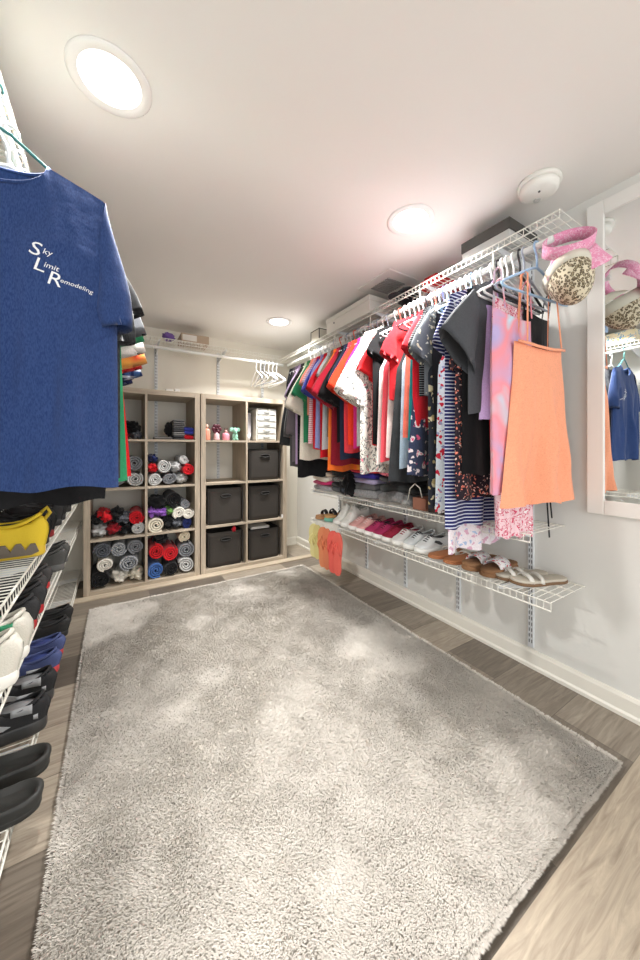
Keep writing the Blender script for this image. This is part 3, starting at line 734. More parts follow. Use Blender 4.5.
# ------------------------------------------------------------------ left rod: blue shirt and the shirts behind it
BLUE = F((38,58,104),'heather',(52,74,122),scale=2)
bt = tee((-.232, 1.015, 1.83), .0, 't_shirt', 'large blue t-shirt with a white chest logo, hanging nearest on the left', 't-shirt', BLUE, L=.758, wc=.236, wh=.240, ws=.212, nw=.098, ndf=.075, ndb=.02, sl=.205, ang=80, sw=(.10,.036), off=.010, depth=.036, seed=2.2, group=GL, fold=.024, nu=60, nv=50, slope=.32, top=-.142)
hanger('teal', (-.232,1.015,1.83), 0, uniq('dark teal hanger carrying the blue logo t-shirt'), 'hangers on the left rod')
# chest lettering, laid onto the cloth
def shirt_front(x, z):
    best = -.05
    o = [c for c in bt.children if c.name.startswith('body')][0]
    return o
body_o = shirt_front(0, 0)
from mathutils.bvhtree import BVHTree
_me = body_o.data
bvh = BVHTree.FromPolygons([v.co for v in _me.vertices], [p.vertices[:] for p in _me.polygons])
def lettering(items, mat, parent):
    vs = []; fs = []
    for txt, x, z, size, shear in items:
        cu = bpy.data.curves.new('t', 'FONT'); cu.body = txt; cu.size = size; cu.shear = shear; cu.resolution_u = 3; cu.extrude = 0; cu.offset = 0
        to = bpy.data.objects.new('t', cu); C.objects.link(to)
        dg = bpy.context.evaluated_depsgraph_get(); me = bpy.data.meshes.new_from_object(to.evaluated_get(dg)); n = len(vs)
        for v in me.vertices:
            px, pz = x+v.co.x, z+v.co.y - v.co.x*.20
            h = bvh.ray_cast(Vector((px, -.3, pz)), Vector((0,1,0)))
            vs.append((px, (h[0].y if h[0] else -.04)-.0012, pz))
        fs += [tuple(i+n for i in p.vertices) for p in me.polygons]
        bpy.data.objects.remove(to)
    me = bpy.data.meshes.new('logo_lettering'); me.from_pydata(vs, [], fs); me.materials.append(mat)
    o = bpy.data.objects.new('logo_lettering', me); C.objects.link(o); o.parent = parent; o['label'] = 'white script logo lettering'; return o
INK = plain('white_ink', (236,238,240), .5)
lx, lz = .064, -.364
lettering([('S',lx,lz,.048,.25),('ky',lx+.026,lz+.006,.019,.3),('L',lx+.008,lz-.034,.044,.25),('imit',lx+.028,lz-.024,.018,.3),('R',lx+.032,lz-.060,.046,.25),('emodeling',lx+.058,lz-.052,.0152,.3)], INK, bt)
tee((-.222, 1.095, 1.80), .05, 't_shirt', 'faded black t-shirt hanging directly behind the blue logo shirt', 't-shirt', F((40,42,44),'heather',(64,66,68)), L=.76, wc=.235, wh=.235, ws=.215, nw=.09, sl=.21, ang=80, sw=(.10,.045), depth=.024, seed=3.3, group=GL)
hanger('white', (-.222,1.095,1.80), .05, uniq('white hanger carrying the faded black t-shirt'), 'hangers on the left rod')
LS = [(1.18,'black long t-shirt with hem below the blue one',(22,22,24),.875,'plain',.16,.20),(1.25,'grey and black t-shirt',(88,90,94),.62,'plain',.2,.235),
 (1.33,'green t-shirt',(48,142,96),.83,'plain',.20,.262),(1.40,'white shirt with red trim',(234,226,220),.62,'plain',.23,.235),(1.47,'red and orange patterned shirt',(206,44,40),.64,'tiedye',.26,.24),
 (1.55,'charcoal t-shirt',(46,50,50),.84,'plain',.22,.262),(1.63,'red t-shirt with pale collar',(212,34,38),.84,'plain',.24,.285),(1.72,'blue plaid shirt',(70,104,160),.66,'plaid',.26,.24),
 (1.82,'light blue denim shirt',(120,156,196),.66,'heather',.24,.24),(1.95,'dark grey work shirt',(60,62,64),.70,'plain',.22,.24),(2.1,'black sweatshirt',(24,24,26),.7,'plain',.2,.24),(2.25,'navy polo shirt',(36,46,90),.7,'plain',.2,.24)]
for i, (y, noun, c, L, pat, sl, wh) in enumerate(LS):
    m = F(c, pat, (240,170,80) if pat == 'tiedye' else (210,220,235), (220,60,50) if pat == 'tiedye' else (40,60,110))
    tee((-.225, y, 1.80), rnd.uniform(-.04,.04), 't_shirt', uniq(noun+' hanging on the left rod'), 't-shirt', m, L=L-.045, sl=sl*.88, ang=70, seed=50+i*1.7, group=GL, wh=wh, wc=.238, depth=.018)
    hanger(('white','clear','blue')[i % 3], (-.225, y, 1.80), 0, uniq(('white','clear','blue')[i % 3]+' hanger carrying the '+noun), 'hangers on the left rod')

# ------------------------------------------------------------------ shoes
def outline(L, W, n=36, toe=.5):
    """foot outline, heel at x=0, toe at x=L; returns list of (x, y)"""
    pts = []
    def half(f):
        h = .36*math.sqrt(max(0, 1-((f-.16)/.17)**2)) if f < .16 else None
        base = .36 + (.50-.36)*max(0, min(1, (f-.25)/.45))**1.0 - .03*math.exp(-((f-.38)/.12)**2)
        if h is not None: return h if f > 0 else 0
        if f > .72: base *= math.sqrt(max(0, 1-((f-.72)/.282)**2.3))
        return base
    fs = [.5-.5*math.cos(PI*i/(n//2)) for i in range(n//2+1)]
    for f in fs: pts.append((f*L, -half(f)*W + .03*W*math.sin(f*PI)))
    for f in fs[::-1][1:-1]: pts.append((f*L, half(f)*W + .03*W*math.sin(f*PI)))
    return pts
def slab(b, L, W, z0, z1, grow=0, curve=0, taper=0):
    o = outline(L, W); cx = L/2
    rs = []
    for z, g in ((z0, -.002), (z0+.15*(z1-z0), 0), (z1-.1*(z1-z0), -taper), (z1, -.003-taper)):
        rs.append([(cx+(x-cx)*(1+2*(g+grow)/L), y*(1+2*(g+grow)/W), z + curve*max(0, (x/L-.7)/.3)**2) for x, y in o])
    b.rings(rs); return b
def sneaker(L=.28, W=.10, hs=.03, ha=.095, m_up=None, m_sole=None, m_lace=None, m_in=None, m_stripe=None, name='sneaker', label='', loc=(0,0,0), rz=0, group=None, toe_h=.05, mark=None):
    t = thing(name, label, 'shoe', loc, rz, group)
    slab(MB(), L, W, 0, hs, curve=.008).build('sole', m_sole, t, smooth=True)
    # upper: lofted along the foot, open at the ankle
    def hw(f): return W*(.33 + .13*max(0, min(1, (f-.2)/.5)))*(math.sqrt(max(.02, 1-((f-.75)/.25)**2)) if f > .75 else 1)*(math.sqrt(max(.05, 1-((.14-f)/.14)**2)) if f < .14 else 1)
    rs = []; n = 24
    for k in range(n+1):
        f = .004+.983*(k/n)**1.25; x = f*L; w = hw(f)
        if f < .10: h = ha*(.62+.46*min(1, (f/.05))**.5); op = .8*min(1, max(0, (f-.03)/.05))
        elif f < .46: h = ha*(1.0-.10*math.sin((f-.1)/.36*PI)*1.0); op = 1
        elif f < .56: h = ha*(1.0+.05); op = 1-(f-.46)/.10
        else: h = toe_h + (ha*1.05-toe_h)*(1-(f-.56)/.26)**1.2 if f < .82 else toe_h*math.sqrt(max(.05, 1-((f-.82)/.19)**2)); op = 0
        ring = []
        for i in range(17):
            a = i/16*PI; cx = math.cos(a); sz = math.sin(a)
            y = -w*math.copysign(abs(cx)**.55, cx)*(1 if sz < .6 else .92); z = hs*.8 + (h-hs*.8)*sz**.55 if 0 < i < 16 else hs*.75
            if op and 5 <= i <= 11:
                z = max(hs+.01, z - op*.045*(1-abs(i-8)/4)**.4); 
            ring.append((x - (.010*max(0, 1-f/.12))*math.sin(min(1, max(0, (z-hs)/(ha-hs)))*PI)*1.0, y, z))
        rs.append(ring)
    b = MB(); b.rings(rs, False, False, closed=False)
    n1 = len(rs[0]); b.f.append(tuple(range(n1))); b.f.append(tuple((len(rs)-1)*n1+i for i in range(n1))[::-1])
    b.build('upper', m_up, t, smooth=True)
    # lining inside the collar
    q = MB(); rr = []
    for f, z in ((0, .012), (1, ha*.80)):
        rr.append([(L*.25+math.cos(a)*L*.185*(1 if f else .8), math.sin(a)*W*.26, hs+.005 if not f else z) for a in [2*PI*i/20 for i in range(20)]])
    q.rings(rr, True, True); q.build('lining', m_in or plain('shoe_lining', (30,30,32), .9), t, smooth=True)
    # collar roll
    q = MB(); q.tube([(L*.25+math.cos(a)*L*.205, math.sin(a)*W*.30, ha*(.92-.12*math.sin(a)**2+.10*math.cos(a)*(-1))) for a in [2*PI*i/24 for i in range(24)]], .006, 6, closed=True)
    q.build('collar', m_up, t, smooth=True)
    if m_lace:
        q = MB()
        for k in range(5):
            f = .50+k*.055; z = toe_h + (ha*1.05-toe_h)*(max(0, 1-(f-.56)/.26))**1.2 if f > .56 else ha*1.05
            q.tube([(f*L,-W*.19,z-.006),(f*L+.006,0,z+.003),(f*L,W*.19,z-.006)], .0028, 5)
        q.build('laces', m_lace, t, smooth=True)
    if m_stripe:
        for s in (-1, 1):
            q = MB()
            pts = [(L*.30, hs+.012), (L*.42, hs+.03), (L*.55, hs+.038), (L*.60, hs+.030), (L*.46, hs+.014), (L*.36, hs+.006)]
            q.rings([[(x, s*(hw(x/L)+e), z) for x, z in pts] for e in (-.006, .0015)]); q.build('side_stripe', m_stripe, t)
    if mark:
        for s in (-1, 1):
            for (x0, x1, za, zb) in mark[1]:
                q = MB(); n = 6; a = []; c = []
                for i in range(n+1):
                    x = (x0+(x1-x0)*i/n)*L; y = s*(hw(x/L)*.97)
                    for e, lst in ((-.004, a), (.0022, c)): lst += [(x, y+s*e, hs+(ha-hs)*(za+(zb-za)*.25*i/n)), (x, y*.99+s*e, hs+(ha-hs)*zb)]
                q.rings([[c[2*i], c[2*i+1], a[2*i+1], a[2*i]] for i in range(n+1)]); q.build('side_patch', mark[0], t, smooth=True)
    return t
def slide(L=.28, W=.105, m_foot=None, m_strap=None, label='', loc=(0,0,0), rz=0, group=None, name='slide_sandal', th=.022, straps=((.55,.80),), sh=.05, wedge=0, m_sole=None):
    t = thing(name, label, 'sandal', loc, rz, group)
    slab(MB(), L, W, 0, th*.55, curve=.004).build('sole', m_sole or m_foot, t, smooth=True)
    b = MB(); slab(b, L, W, th*.5, th, grow=-.003, curve=.004); b.build('footbed', m_foot, t, smooth=True)
    for f0, f1 in straps:
        q = MB(); rs = []
        for k in range(13):
            a = PI*k/12; y = -W*.47*math.cos(a); z = th*.4+(sh)*math.sin(a)**.7
            rs.append([(f0*L, y, z), (f1*L, y*.98, z*.9)])
        q.rings(rs, False, False, closed=False); q.build('strap', m_strap, t, smooth=True, solid=.004)
    return t
def clog(label, loc, rz, m, m_in, group=None):
    t = thing('clog', label, 'clog', loc, rz, group); L, W = .29, .11
    slab(MB(), L, W, 0, .022, curve=.006).build('sole', m, t, smooth=True)
    o = outline(L, W); cx = L/2
    def R(sc, z, dz=0): return [(cx+(x-cx)*sc, y*sc, z) for x, y in o]
    MB().rings([R(1.0,.015), R(1.03,.035), R(1.0,.045), R(.93,.045), R(.90,.026)], False, True).build('rim', m, t, smooth=True)
    b = MB(); rs = []
    for k in range(10):
        f = .50+.48*k/9; ww = W*.5*math.sqrt(max(.03, 1-((f-.6)/.40)**2)) if f > .6 else W*.48
        h = .045 + .045*math.sqrt(max(0, 1-((f-.52)/.48)**2))
        rs.append([(f*L, -ww*math.cos(PI*i/12), .02+h*math.sin(PI*i/12)**.6) for i in range(13)])
    b.rings(rs, False, True, closed=False); b.build('vamp', m, t, smooth=True, solid=.004)
    return t
BLK = plain('black_rubber', (34,34,34), .6); WS = plain('white_sole', (236,234,226), .5)
def fm(c): return plain('shoe_fabric', c, .75, bump=.3, bscale=260)
# left shoes: heel towards the room (local x -> -X), heel at X = xh
def LSH(y, z, xh=-.205, tilt=0): return (xh, y, z)
zt1, zt2, zt3 = .662, .461, .090
GS1, GS2, GS3 = 'shoes on the top left shoe shelf', 'shoes on the middle left shoe shelf', 'shoes on the lowest left shoe shelf'
ys = sneaker(.30,.11,.034,.135, fm((222,190,40)), plain('yellow_sole', (214,180,50), .6), fm((30,30,30)), fm((20,20,20)), None, 'trail_shoe', 'yellow trail running shoe with grey zigzag sole trim on the top left shoe shelf', LSH(1.485,zt1,-.205), PI, GS1)
for s_ in (-1, 1):
    q = MB(); pts = [(.012,.018),(.022,.046),(.034,.046),(.046,.026),(.058,.050),(.070,.050),(.082,.026),(.096,.050),(.108,.050),(.122,.026),(.138,.044),(.16,.044),(.20,.036),(.27,.034),(.27,.020),(.15,.012),(.03,.010)]
    q.rings([[(x, s_*(.11*(.34+.10*min(1, x/.15))+e), z) for x, z in pts] for e in (-.004, .006)]); q.build('sole_trim', fm((112,102,90)), ys)
MB().tube([(.004,0,.115),(-.012,0,.140),(-.004,0,.158),(.012,0,.142)], .006, 6, flat=1.6).build('pull_tab', fm((196,168,40)), ys, smooth=True)
for k, (y, w) in enumerate(((1.64,'just beyond the yellow shoe'),(1.76,'second beyond the yellow shoe'),(2.0,'third beyond the yellow shoe'),(2.14,'fourth beyond the yellow shoe'),(2.40,'farthest'))):
    sneaker(.29,.105,.03,.115, fm((28,28,30)), plain('red_sole', (140,30,36), .6) if k == 1 else BLK, fm((20,20,20)), None, None, 'low_boot', 'black low boot on the top left shoe shelf, '+w, LSH(y,zt1,-.215), PI, GS1)
WG = fm((214,210,198)); GG = fm((50,140,100))
for y, w in ((1.08,'nearer'),(1.20,'farther')):
    sneaker(.29,.105,.032,.12, WG, WS, fm((240,240,236)), fm((200,200,196)), None, 'sneaker', 'white and green sneaker on the middle left shelf, %s one' % w, LSH(y,zt2,-.20), PI, GS2, mark=(GG, [(.10,.36,.62,.82),(.14,.50,.20,.42)]))
for y, w in ((1.37,'nearer'),(1.49,'farther')):
    sneaker(.29,.105,.03,.10, fm((42,42,44)), plain('red_sole', (170,30,36), .6), fm((25,25,25)), None, fm((190,36,40)), 'sneaker', 'black sneaker with red sole on the middle left shelf, %s one' % w, LSH(y,zt2,-.21), PI, GS2, mark=(fm((170,40,42)), [(.12,.40,.08,.22)]))
for y, w in ((1.62,'nearer'),(1.73,'farther')):
    sneaker(.28,.10,.028,.09, fm((60,58,58)), plain('crimson_sole', (186,40,44), .6), fm((40,40,40)), None, None, 'sneaker', 'dark brown low shoe with crimson sole on the middle left shelf, %s one' % w, LSH(y,zt2,-.225), PI, GS2)
for y, w in ((1.96,'nearer'),(2.08,'farther')):
    sneaker(.29,.10,.03,.10, fm((74,74,72)), plain('grey_sole', (90,90,88), .6), fm((60,60,60)), None, fm((110,110,108)), 'sneaker', 'grey suede shoe near the far end of the middle left shelf, %s one' % w, LSH(y,zt2,-.20), PI, GS2)
CL = plain('black_foam', (48,48,46), .55); 
clog('black foam clog on the lowest left shelf, nearest to the camera', LSH(1.14,zt3,-.165), PI, CL, CL, GS3)
clog('black foam clog on the lowest left shelf, second from the camera', LSH(1.265,zt3,-.165), PI, CL, CL, GS3)
for y, w in ((1.45,'nearer'),(1.60,'farther')):
    sneaker(.29,.105,.04,.11, fm((30,30,32)), plain('sole_dark', (60,60,60), .35), fm((230,230,228)), fm((150,152,154)), fm((170,172,174)), 'sneaker', 'black sneaker with grey mesh heel on the lowest left shelf, %s one' % w, LSH(y,zt3,-.195), PI, GS3, mark=(fm((168,170,172)), [(.12,.30,.45,.85),(.07,.11,.10,.34)]))
for y, w in ((1.78,'nearer'),(1.91,'farther')):
    sneaker(.29,.105,.03,.09, fm((70,82,128)), plain('red_rim', (186,60,66), .5), fm((50,60,120)), fm((50,66,130)), None, 'sneaker', 'blue slip on shoe with red sole on the lowest left shelf, %s one' % w, LSH(y,zt3,-.20), PI, GS3)
for y, w in ((2.10,'nearer'),(2.24,'farther')):
    sneaker(.29,.105,.028,.09, fm((34,34,34)), BLK, fm((200,200,200)), None, None, 'sneaker', 'black flat shoe near the far end of the lowest left shelf, %s one' % w, LSH(y,zt3,-.20), PI, GS3)

# right shoes: toes to the room (local +x -> -X); heel at X = .29 back from the front
zr = .4545; GRS = 'shoes on the lower right shelf'
def RS(y, xt=1.40, L=.25): return (xt+L, y, zr)
LEA = plain('tan_leather', (176,112,70), .6, bump=.1, bscale=80); SUE = plain('brown_suede', (138,100,68), .9, bump=.2, bscale=200)
RB = F((236,232,230),'floral',(206,60,70),(120,130,160),1.3)
slide(.25,.09,plain('cream_bed', (196,188,172), .7),plain('cream_strap', (226,222,212), .5),'beige strappy sandal nearest the mirror on the lower right shelf',(1.645,.665, zr),PI-.45,GRS,th=.022,straps=((.52,.58),(.70,.77)),sh=.032,m_sole=plain('brown_sole', (120,92,66), .7))
slide(.25,.09,plain('cream_bed', (196,188,172), .7),plain('cream_strap', (226,222,212), .5),'beige strappy sandal second from the mirror on the lower right shelf',(1.64,.735, zr),PI-.45,GRS,th=.022,straps=((.52,.58),(.70,.77)),sh=.032,m_sole=plain('brown_sole', (120,92,66), .7))
slide(.25,.092,SUE,RB,'brown clog sandal with floral strap beside the beige sandals',RS(.875,1.385),PI,GRS,th=.034,straps=((.42,.74),),sh=.055)
slide(.25,.092,SUE,RB,'brown clog sandal under the hem of the white floral dress',RS(.965,1.385),PI,GRS,th=.034,straps=((.42,.74),),sh=.055)
slide(.25,.09,LEA,plain('cream_strap', (226,222,212), .5),'tan flat sandal under the long dresses, nearer one',RS(1.07,1.385),PI,GRS,th=.016,straps=((.35,.42),),sh=.035)
slide(.25,.09,LEA,plain('cream_strap', (226,222,212), .5),'tan flat sandal under the long dresses, farther one',RS(1.165,1.385),PI,GRS,th=.016,straps=((.35,.42),),sh=.035)
def rs(y, up, sole, lace, inn, stripe, label, L=.25, ha=.085, hs=.026): sneaker(L,.092,hs,ha,fm(up),plain('sole',sole,.5),fm(lace) if lace else None,fm(inn),fm(stripe) if stripe else None,'sneaker',label,RS(y,1.385,L),PI,GRS)
rs(1.26,(226,228,226),(238,238,232),(50,50,54),(60,62,64),(70,72,74),'white sneaker with dark laces, nearest of the sneakers on the lower right shelf',ha=.08)
rs(1.345,(216,220,220),(238,238,232),(50,50,54),(150,152,154),(180,182,184),'white sneaker with dark laces behind the nearest one',ha=.08)
rs(1.435,(224,222,218),(240,238,232),(150,20,50),(140,20,50),None,'white sneaker with burgundy laces and collar, nearer one')
rs(1.52,(150,24,56),(238,236,230),(140,16,44),(110,20,44),None,'burgundy topped sneaker beside the magenta pair')
rs(1.605,(176,42,92),(240,236,232),(40,26,34),(40,26,34),(110,20,50),'magenta sneaker with white sole, nearer one')
rs(1.69,(182,48,98),(240,236,232),(40,26,34),(40,26,34),(110,20,50),'magenta sneaker with white sole, farther one')
rs(1.78,(232,176,170),(240,236,232),(240,220,216),(120,40,60),(236,190,186),'light pink sneaker, nearer one',ha=.085)
rs(1.865,(228,170,164),(240,236,232),(240,220,216),(120,40,60),(236,190,186),'light pink sneaker, farther one',ha=.085)
rs(1.96,(240,238,230),(242,240,234),(240,238,232),(200,198,190),(236,232,224),'white high top shoe, nearer one',L=.25,ha=.15,hs=.03)
rs(2.055,(240,238,230),(242,240,234),(240,238,232),(200,198,190),(236,232,224),'white high top shoe, farther one',L=.25,ha=.15,hs=.03)
slide(.24,.08,plain('rainbow_cork', (196,150,96), .7),plain('black_strap', (36,34,34), .6),'wedge sandal with black strap and pastel sole at the far end',RS(2.18,1.385,.24),PI,GRS,th=.05,straps=((.3,.38),(.6,.72)),sh=.06,m_sole=plain('teal_sole', (120,190,170), .6))
slide(.24,.08,plain('tan_bed', (186,140,96), .7),plain('black_strap', (36,34,34), .6),'tan sandal with black straps, last on the lower right shelf',RS(2.29,1.37,.24),PI,GRS,th=.03,straps=((.3,.38),(.6,.72)),sh=.06)
# flip flops hanging from the front lip
def flipflop(y, col, label, rx, dz=0):
    t = thing('flip_flop', label, 'flip-flop', (XR-D-.012, y, .418+dz))
    b = MB(); L, W = (.27 if 'yellow' in label else .31), .098; o = outline(L, W)
    b.rings([[(sx*.008, yy, -.0+xx-L) for xx, yy in o] for sx in (-1, 1)]); b.build('sole', plain('foam_'+label[:4], col, .7), t, bevel=.003)
    q = MB()
    for s in (-1, 1): q.tube([(-.008,0,-.07),(-.030,s*.018,-.10),(-.028,s*.032,-.13),(-.008,s*.036,-.165)], .004, 6)
    q.build('strap', plain('strap_'+label[:4], [min(255,c*1.02) for c in col], .5), t, smooth=True)
    h = MB(); h.tube([(0,0,-.02),(.004,0,.0),(.006,0,.012),(.012,0,.010)], .0025, 5); h.build('clip', WIRE, t)
    t.rotation_euler = (0, 0, rx)
for y, c, lb, r in ((2.31,(236,226,160),'pale yellow flip-flop hanging from the lower right shelf, far one',.5),(2.255,(232,220,150),'pale yellow flip-flop hanging in front of its twin',.35),(2.175,(240,150,106),'orange flip-flop hanging, far one of the orange pair',.45),
                    (2.115,(236,140,100),'orange flip-flop hanging beside the coral ones',.3),(2.035,(240,104,92),'coral flip-flop hanging beside the orange ones',.5),(1.975,(242,110,96),'coral flip-flop hanging nearest to the mirror',.35)):
    flipflop(y, c, lb, r-.2)

# ------------------------------------------------------------------ folded clothes on the upper right shelf
zu = .6925
def fold_stack(y, x, items, wd, dp, place):
    z = zu; wd = .25; dp = .26; x = 1.518
    for i, (cn, c, h, pat, c2) in enumerate(items):
        h *= 1.35
        o = folded_mesh(dp, wd, h*1.15, y*10+i, 1).build('folded_clothes', F(c, pat, c2), smooth=True)
        o.location = (x+rnd.uniform(-.01,.01), y+rnd.uniform(-.008,.008), z+.001); z += h+.002; o.rotation_euler = (0,0,rnd.uniform(-.08,.08))
        tag(o, uniq('%s folded garment in the stack %s, %s' % (cn, place, ('bottom layer','second layer','third layer','fourth layer','fifth layer','sixth layer')[i])), 'clothing', 'folded clothes on the upper right shelf')
P_ = 'plain'; w_ = (255,255,255)
fold_stack(2.24, 1.53, [('grey',(150,152,158),.028,H,(200,200,204)),('pink',(214,60,120),.022,P_,w_),('white',(232,222,208),.03,P_,w_),('cream',(214,196,176),.026,P_,w_),('maroon',(120,30,44),.02,P_,w_)], .22, .23, 'at the far shelf end')
fold_stack(1.98, 1.53, [('charcoal',(70,76,84),.028,P_,w_),('black',(20,20,22),.03,P_,w_),('grey printed',(150,150,148),.026,'paisley',(30,30,30)),('jet black',(16,16,18),.036,P_,w_)], .22, .24, 'under the orange shirt')
fold_stack(1.71, 1.53, [('grey',(128,128,130),.04,H,(160,160,160)),('dark grey',(92,92,94),.03,P_,w_),('pale purple',(176,166,200),.022,P_,w_),('purple',(54,48,140),.026,P_,w_),('red',(206,34,50),.018,P_,w_)], .24, .24, 'in the middle of the shelf')
fold_stack(1.44, 1.53, [('stone grey',(118,118,118),.045,H,(150,150,150)),('charcoal',(60,62,62),.04,P_,w_),('black',(22,22,24),.03,P_,w_),('pink lettered',(236,120,140),.03,'paisley',(40,30,36))], .24, .24, 'beside the brown box')
# leaning cloth bag, brown box and black box
t = thing('shoulder_bag', 'black shoulder bag with loose straps lying between the folded stacks', 'bag', (1.50, 1.855, zu+.14))
t.location = (1.43, 1.85, zu+.001)
MB().blob((0,0,.08),(.10,.07,.085),8,.3,2.2,26,18).build('bag_body', F((22,22,24)), t, smooth=True)
MB().tube([(-.09,-.03,.10),(-.12,-.045,.05),(-.10,-.02,.015),(-.105,.03,.03),(-.10,.04,.10)], .008, 6, flat=.4).build('strap', F((34,34,36)), t, smooth=True)
tag(MB().box(1.385,1.58,1.195,1.285,zu+.001,zu+.065).build('small_box', plain('brown_card', (150,100,80), .7), bevel=.003), 'low brown box on the upper right shelf beside the black box', 'box')
t = thing('gift_bag', 'pale handled pouch with a white cord loop on the upper right shelf', 'pouch', (1.42,1.345,zu+.001))
MB().blob((0,0,.03),(.05,.03,.028),9,.15,2).build('pouch_body', F((160,160,158)), t, smooth=True)
MB().tube([(-.03,-.02,.04),(-.045,-.05,.11),(-.045,-.085,.14),(-.045,-.12,.12),(-.04,-.13,.07)], .003, 6).build('cord', WIRE, t, smooth=True)
t = thing('black_box', 'black rectangular box standing on the upper right shelf behind the dress hems', 'box', (1.378, .95, zu+.001))
MB().box(0,.24,0,.225,0,.14).build('box_body', plain('black_card', (40,34,30), .6), t, bevel=.003)
MB().box(-.003,.243,-.003,.228,.115,.165).build('box_lid', plain('black_lid', (30,26,24), .5), t, bevel=.002)

# ------------------------------------------------------------------ things on the high shelves
zs = 1.898
t = thing('storage_box', 'grey box with black lid on the top right shelf', 'box', (1.40,.77,zs))
MB().box(0,.22,0,.22,0,.045).build('box_body', plain('silver_card', (196,196,192), .5), t, bevel=.002)
MB().box(-.004,.224,-.004,.224,.045,.092).build('box_lid', plain('black_lid2', (62,60,56), .45), t, bevel=.002)
t = thing('game_box', 'small red box on the top right shelf', 'box', (1.45,1.18,zs))
MB().box(0,.2,0,.10,0,.050).build('box_body', plain('red_card', (204,40,40), .5), t, bevel=.002)
MB().box(.01,.19,.01,.09,.05,.065).build('box_lid', plain('red_card2', (180,32,36), .5), t)
t = thing('baseball_cap', 'black cap lying on the top right shelf', 'cap', (1.44,1.42,zs))
MB().blob((.05,0,.03),(.075,.07,.055),3,.08).build('crown', F((28,28,32)), t, smooth=True)
MB().rings([[( -.03+.06*math.cos(a), .055*math.sin(a), z) for a in [PI/2+PI*i/12 for i in range(13)]] for z in (.012,.016)]).build('visor', F((28,28,32)), t)
t = thing('long_box', 'long white cardboard box on the top right shelf', 'box', (1.395,1.66,zs))
MB().box(0,.2,0,.51,0,.085).build('box_body', plain('white_card', (232,228,218), .6), t, bevel=.002)
MB().box(-.003,.203,-.003,.513,.085,.118).build('box_lid', plain('white_card2', (228,224,214), .6), t, bevel=.002)
MB().lathe([(.006,0),(.006,.002)],12).build('punch_hole', SLOT, t).matrix_local = Matrix.Translation((-.004,.40,.06)) @ Matrix.Rotation(-PI/2,4,'Y')
t = thing('storage_box', 'small beige box with dark edges at the far end of the top right shelf', 'box', (1.39,2.27,zs))
MB().box(0,.14,0,.13,0,.085).build('box_body', plain('beige_card', (206,200,186), .6), t, bevel=.002)
b = MB()
for y in (0,.13): b.box(-.003,.143,y-.003,y+.003,.082,.088)
for x in (0,.14): b.box(x-.003,x+.003,0,.13,.082,.088)
b.box(-.003,.003,.127,.133,0,.085).box(-.003,.003,-.003,.003,0,.085); b.build('dark_edge', plain('dark_edge', (60,58,54), .5), t)
# back shelf
t = thing('cardboard_box', 'tan cardboard box on the back wall shelf', 'box', (.46,2.90,zs)); MB().box(0,.22,0,.2,0,.07).build('box_body', plain('tan_card', (178,158,134), .7), t, bevel=.002)
MB().box(.01,.12,-.002,0,.012,.058).build('paper_label', plain('paper', (224,218,208), .6), t)
t = thing('wire_basket', 'small white wire basket hanging under the back wall shelf', 'basket', (.41,2.885,1.80))
b = MB()
for k in range(13): b.tube([(k*.018,.0,.085),(k*.018,.0,.01),(k*.018,.18,.01),(k*.018,.18,.085)], .0014, 5)
for z in (.085,.045,.01): b.tube([(0,0,z),(.216,0,z),(.216,.18,z),(0,.18,z)], .0018, 5, closed=True)
b.build('wire_frame', WIRE, t)
o = MB().blob((0,0,.032),(.045,.05,.03),4,.4,2.5).build('crumpled_garment', F((120,90,160)), smooth=True); o.location = (.37,2.96,zs); tag(o, 'small purple cloth bunched on the back wall shelf', 'clothing')
# left high shelf
t = thing('patterned_box', 'pale patterned box on the high left shelf above the blue shirt', 'box', (-.49,.95,1.888)); MB().box(0,.24,0,.32,0,.1).build('box_body', F((232,222,190),'paisley',(120,160,190),(236,190,110),.6), t, bevel=.003)
t = thing('patterned_box', 'second pale patterned box on the high left shelf beyond the first', 'box', (-.48,1.32,1.888)); MB().box(0,.22,0,.26,0,.09).build('box_body', F((222,222,214),'bigfloral',(140,170,196),(240,214,170)), t, bevel=.003)

# ------------------------------------------------------------------ hats on the shelf end
t = thing('leopard_cap', 'leopard print baseball cap hanging from the end of the top right shelf', 'cap', (1.425, .570, 1.675))
m = F((214,204,178),'leopard',(104,92,74),(184,170,138)); MESH = plain('beige_mesh', (214,210,194), .9, bump=.4, bscale=400)
rs = []
for k in range(11):
    th = PI/2*k/10
    rs.append([(.094*math.cos(th)*math.cos(2*PI*i/32)*1.0, .074*math.cos(th)*math.sin(2*PI*i/32), -.140*math.sin(th)) for i in range(32)])
MB().rings(rs[2:], False, True).build('crown', m, t, smooth=True)
MB().rings(rs[:3], False, False).build('mesh_band', MESH, t, smooth=True, solid=.002)
b = MB(); rs = []
for k in range(9):
    f = k/8; rs.append([(.094*math.sin(a)+.05*f, .074*math.cos(a)*(1-.2*f*f), .004+.03*f) for a in [PI*i/16 for i in range(17)]])
b.rings(rs, False, False, closed=False); b.build('visor', MESH, t, smooth=True, solid=.003)
MB().blob((0,0,-.142),(.007,.007,.004),1,.05).build('top_button', m, t, smooth=True)
t.rotation_euler = (math.radians(-8), math.radians(28), .55)
t = thing('sun_visor', 'pink paisley sun visor hanging over the end of the top right shelf', 'visor', (1.395, .555, 1.765))
pk = F((230,150,182),'paisley',(240,200,216),(214,128,166),2.0)
b = MB(); b.rings([[(.085*math.cos(a), .07*math.sin(a), z) for a in [2*PI*i/32 for i in range(32)]] for z in (-.022,.022)], False, False); b.build('headband', pk, t, smooth=True, solid=.003)
b = MB(); rs = []
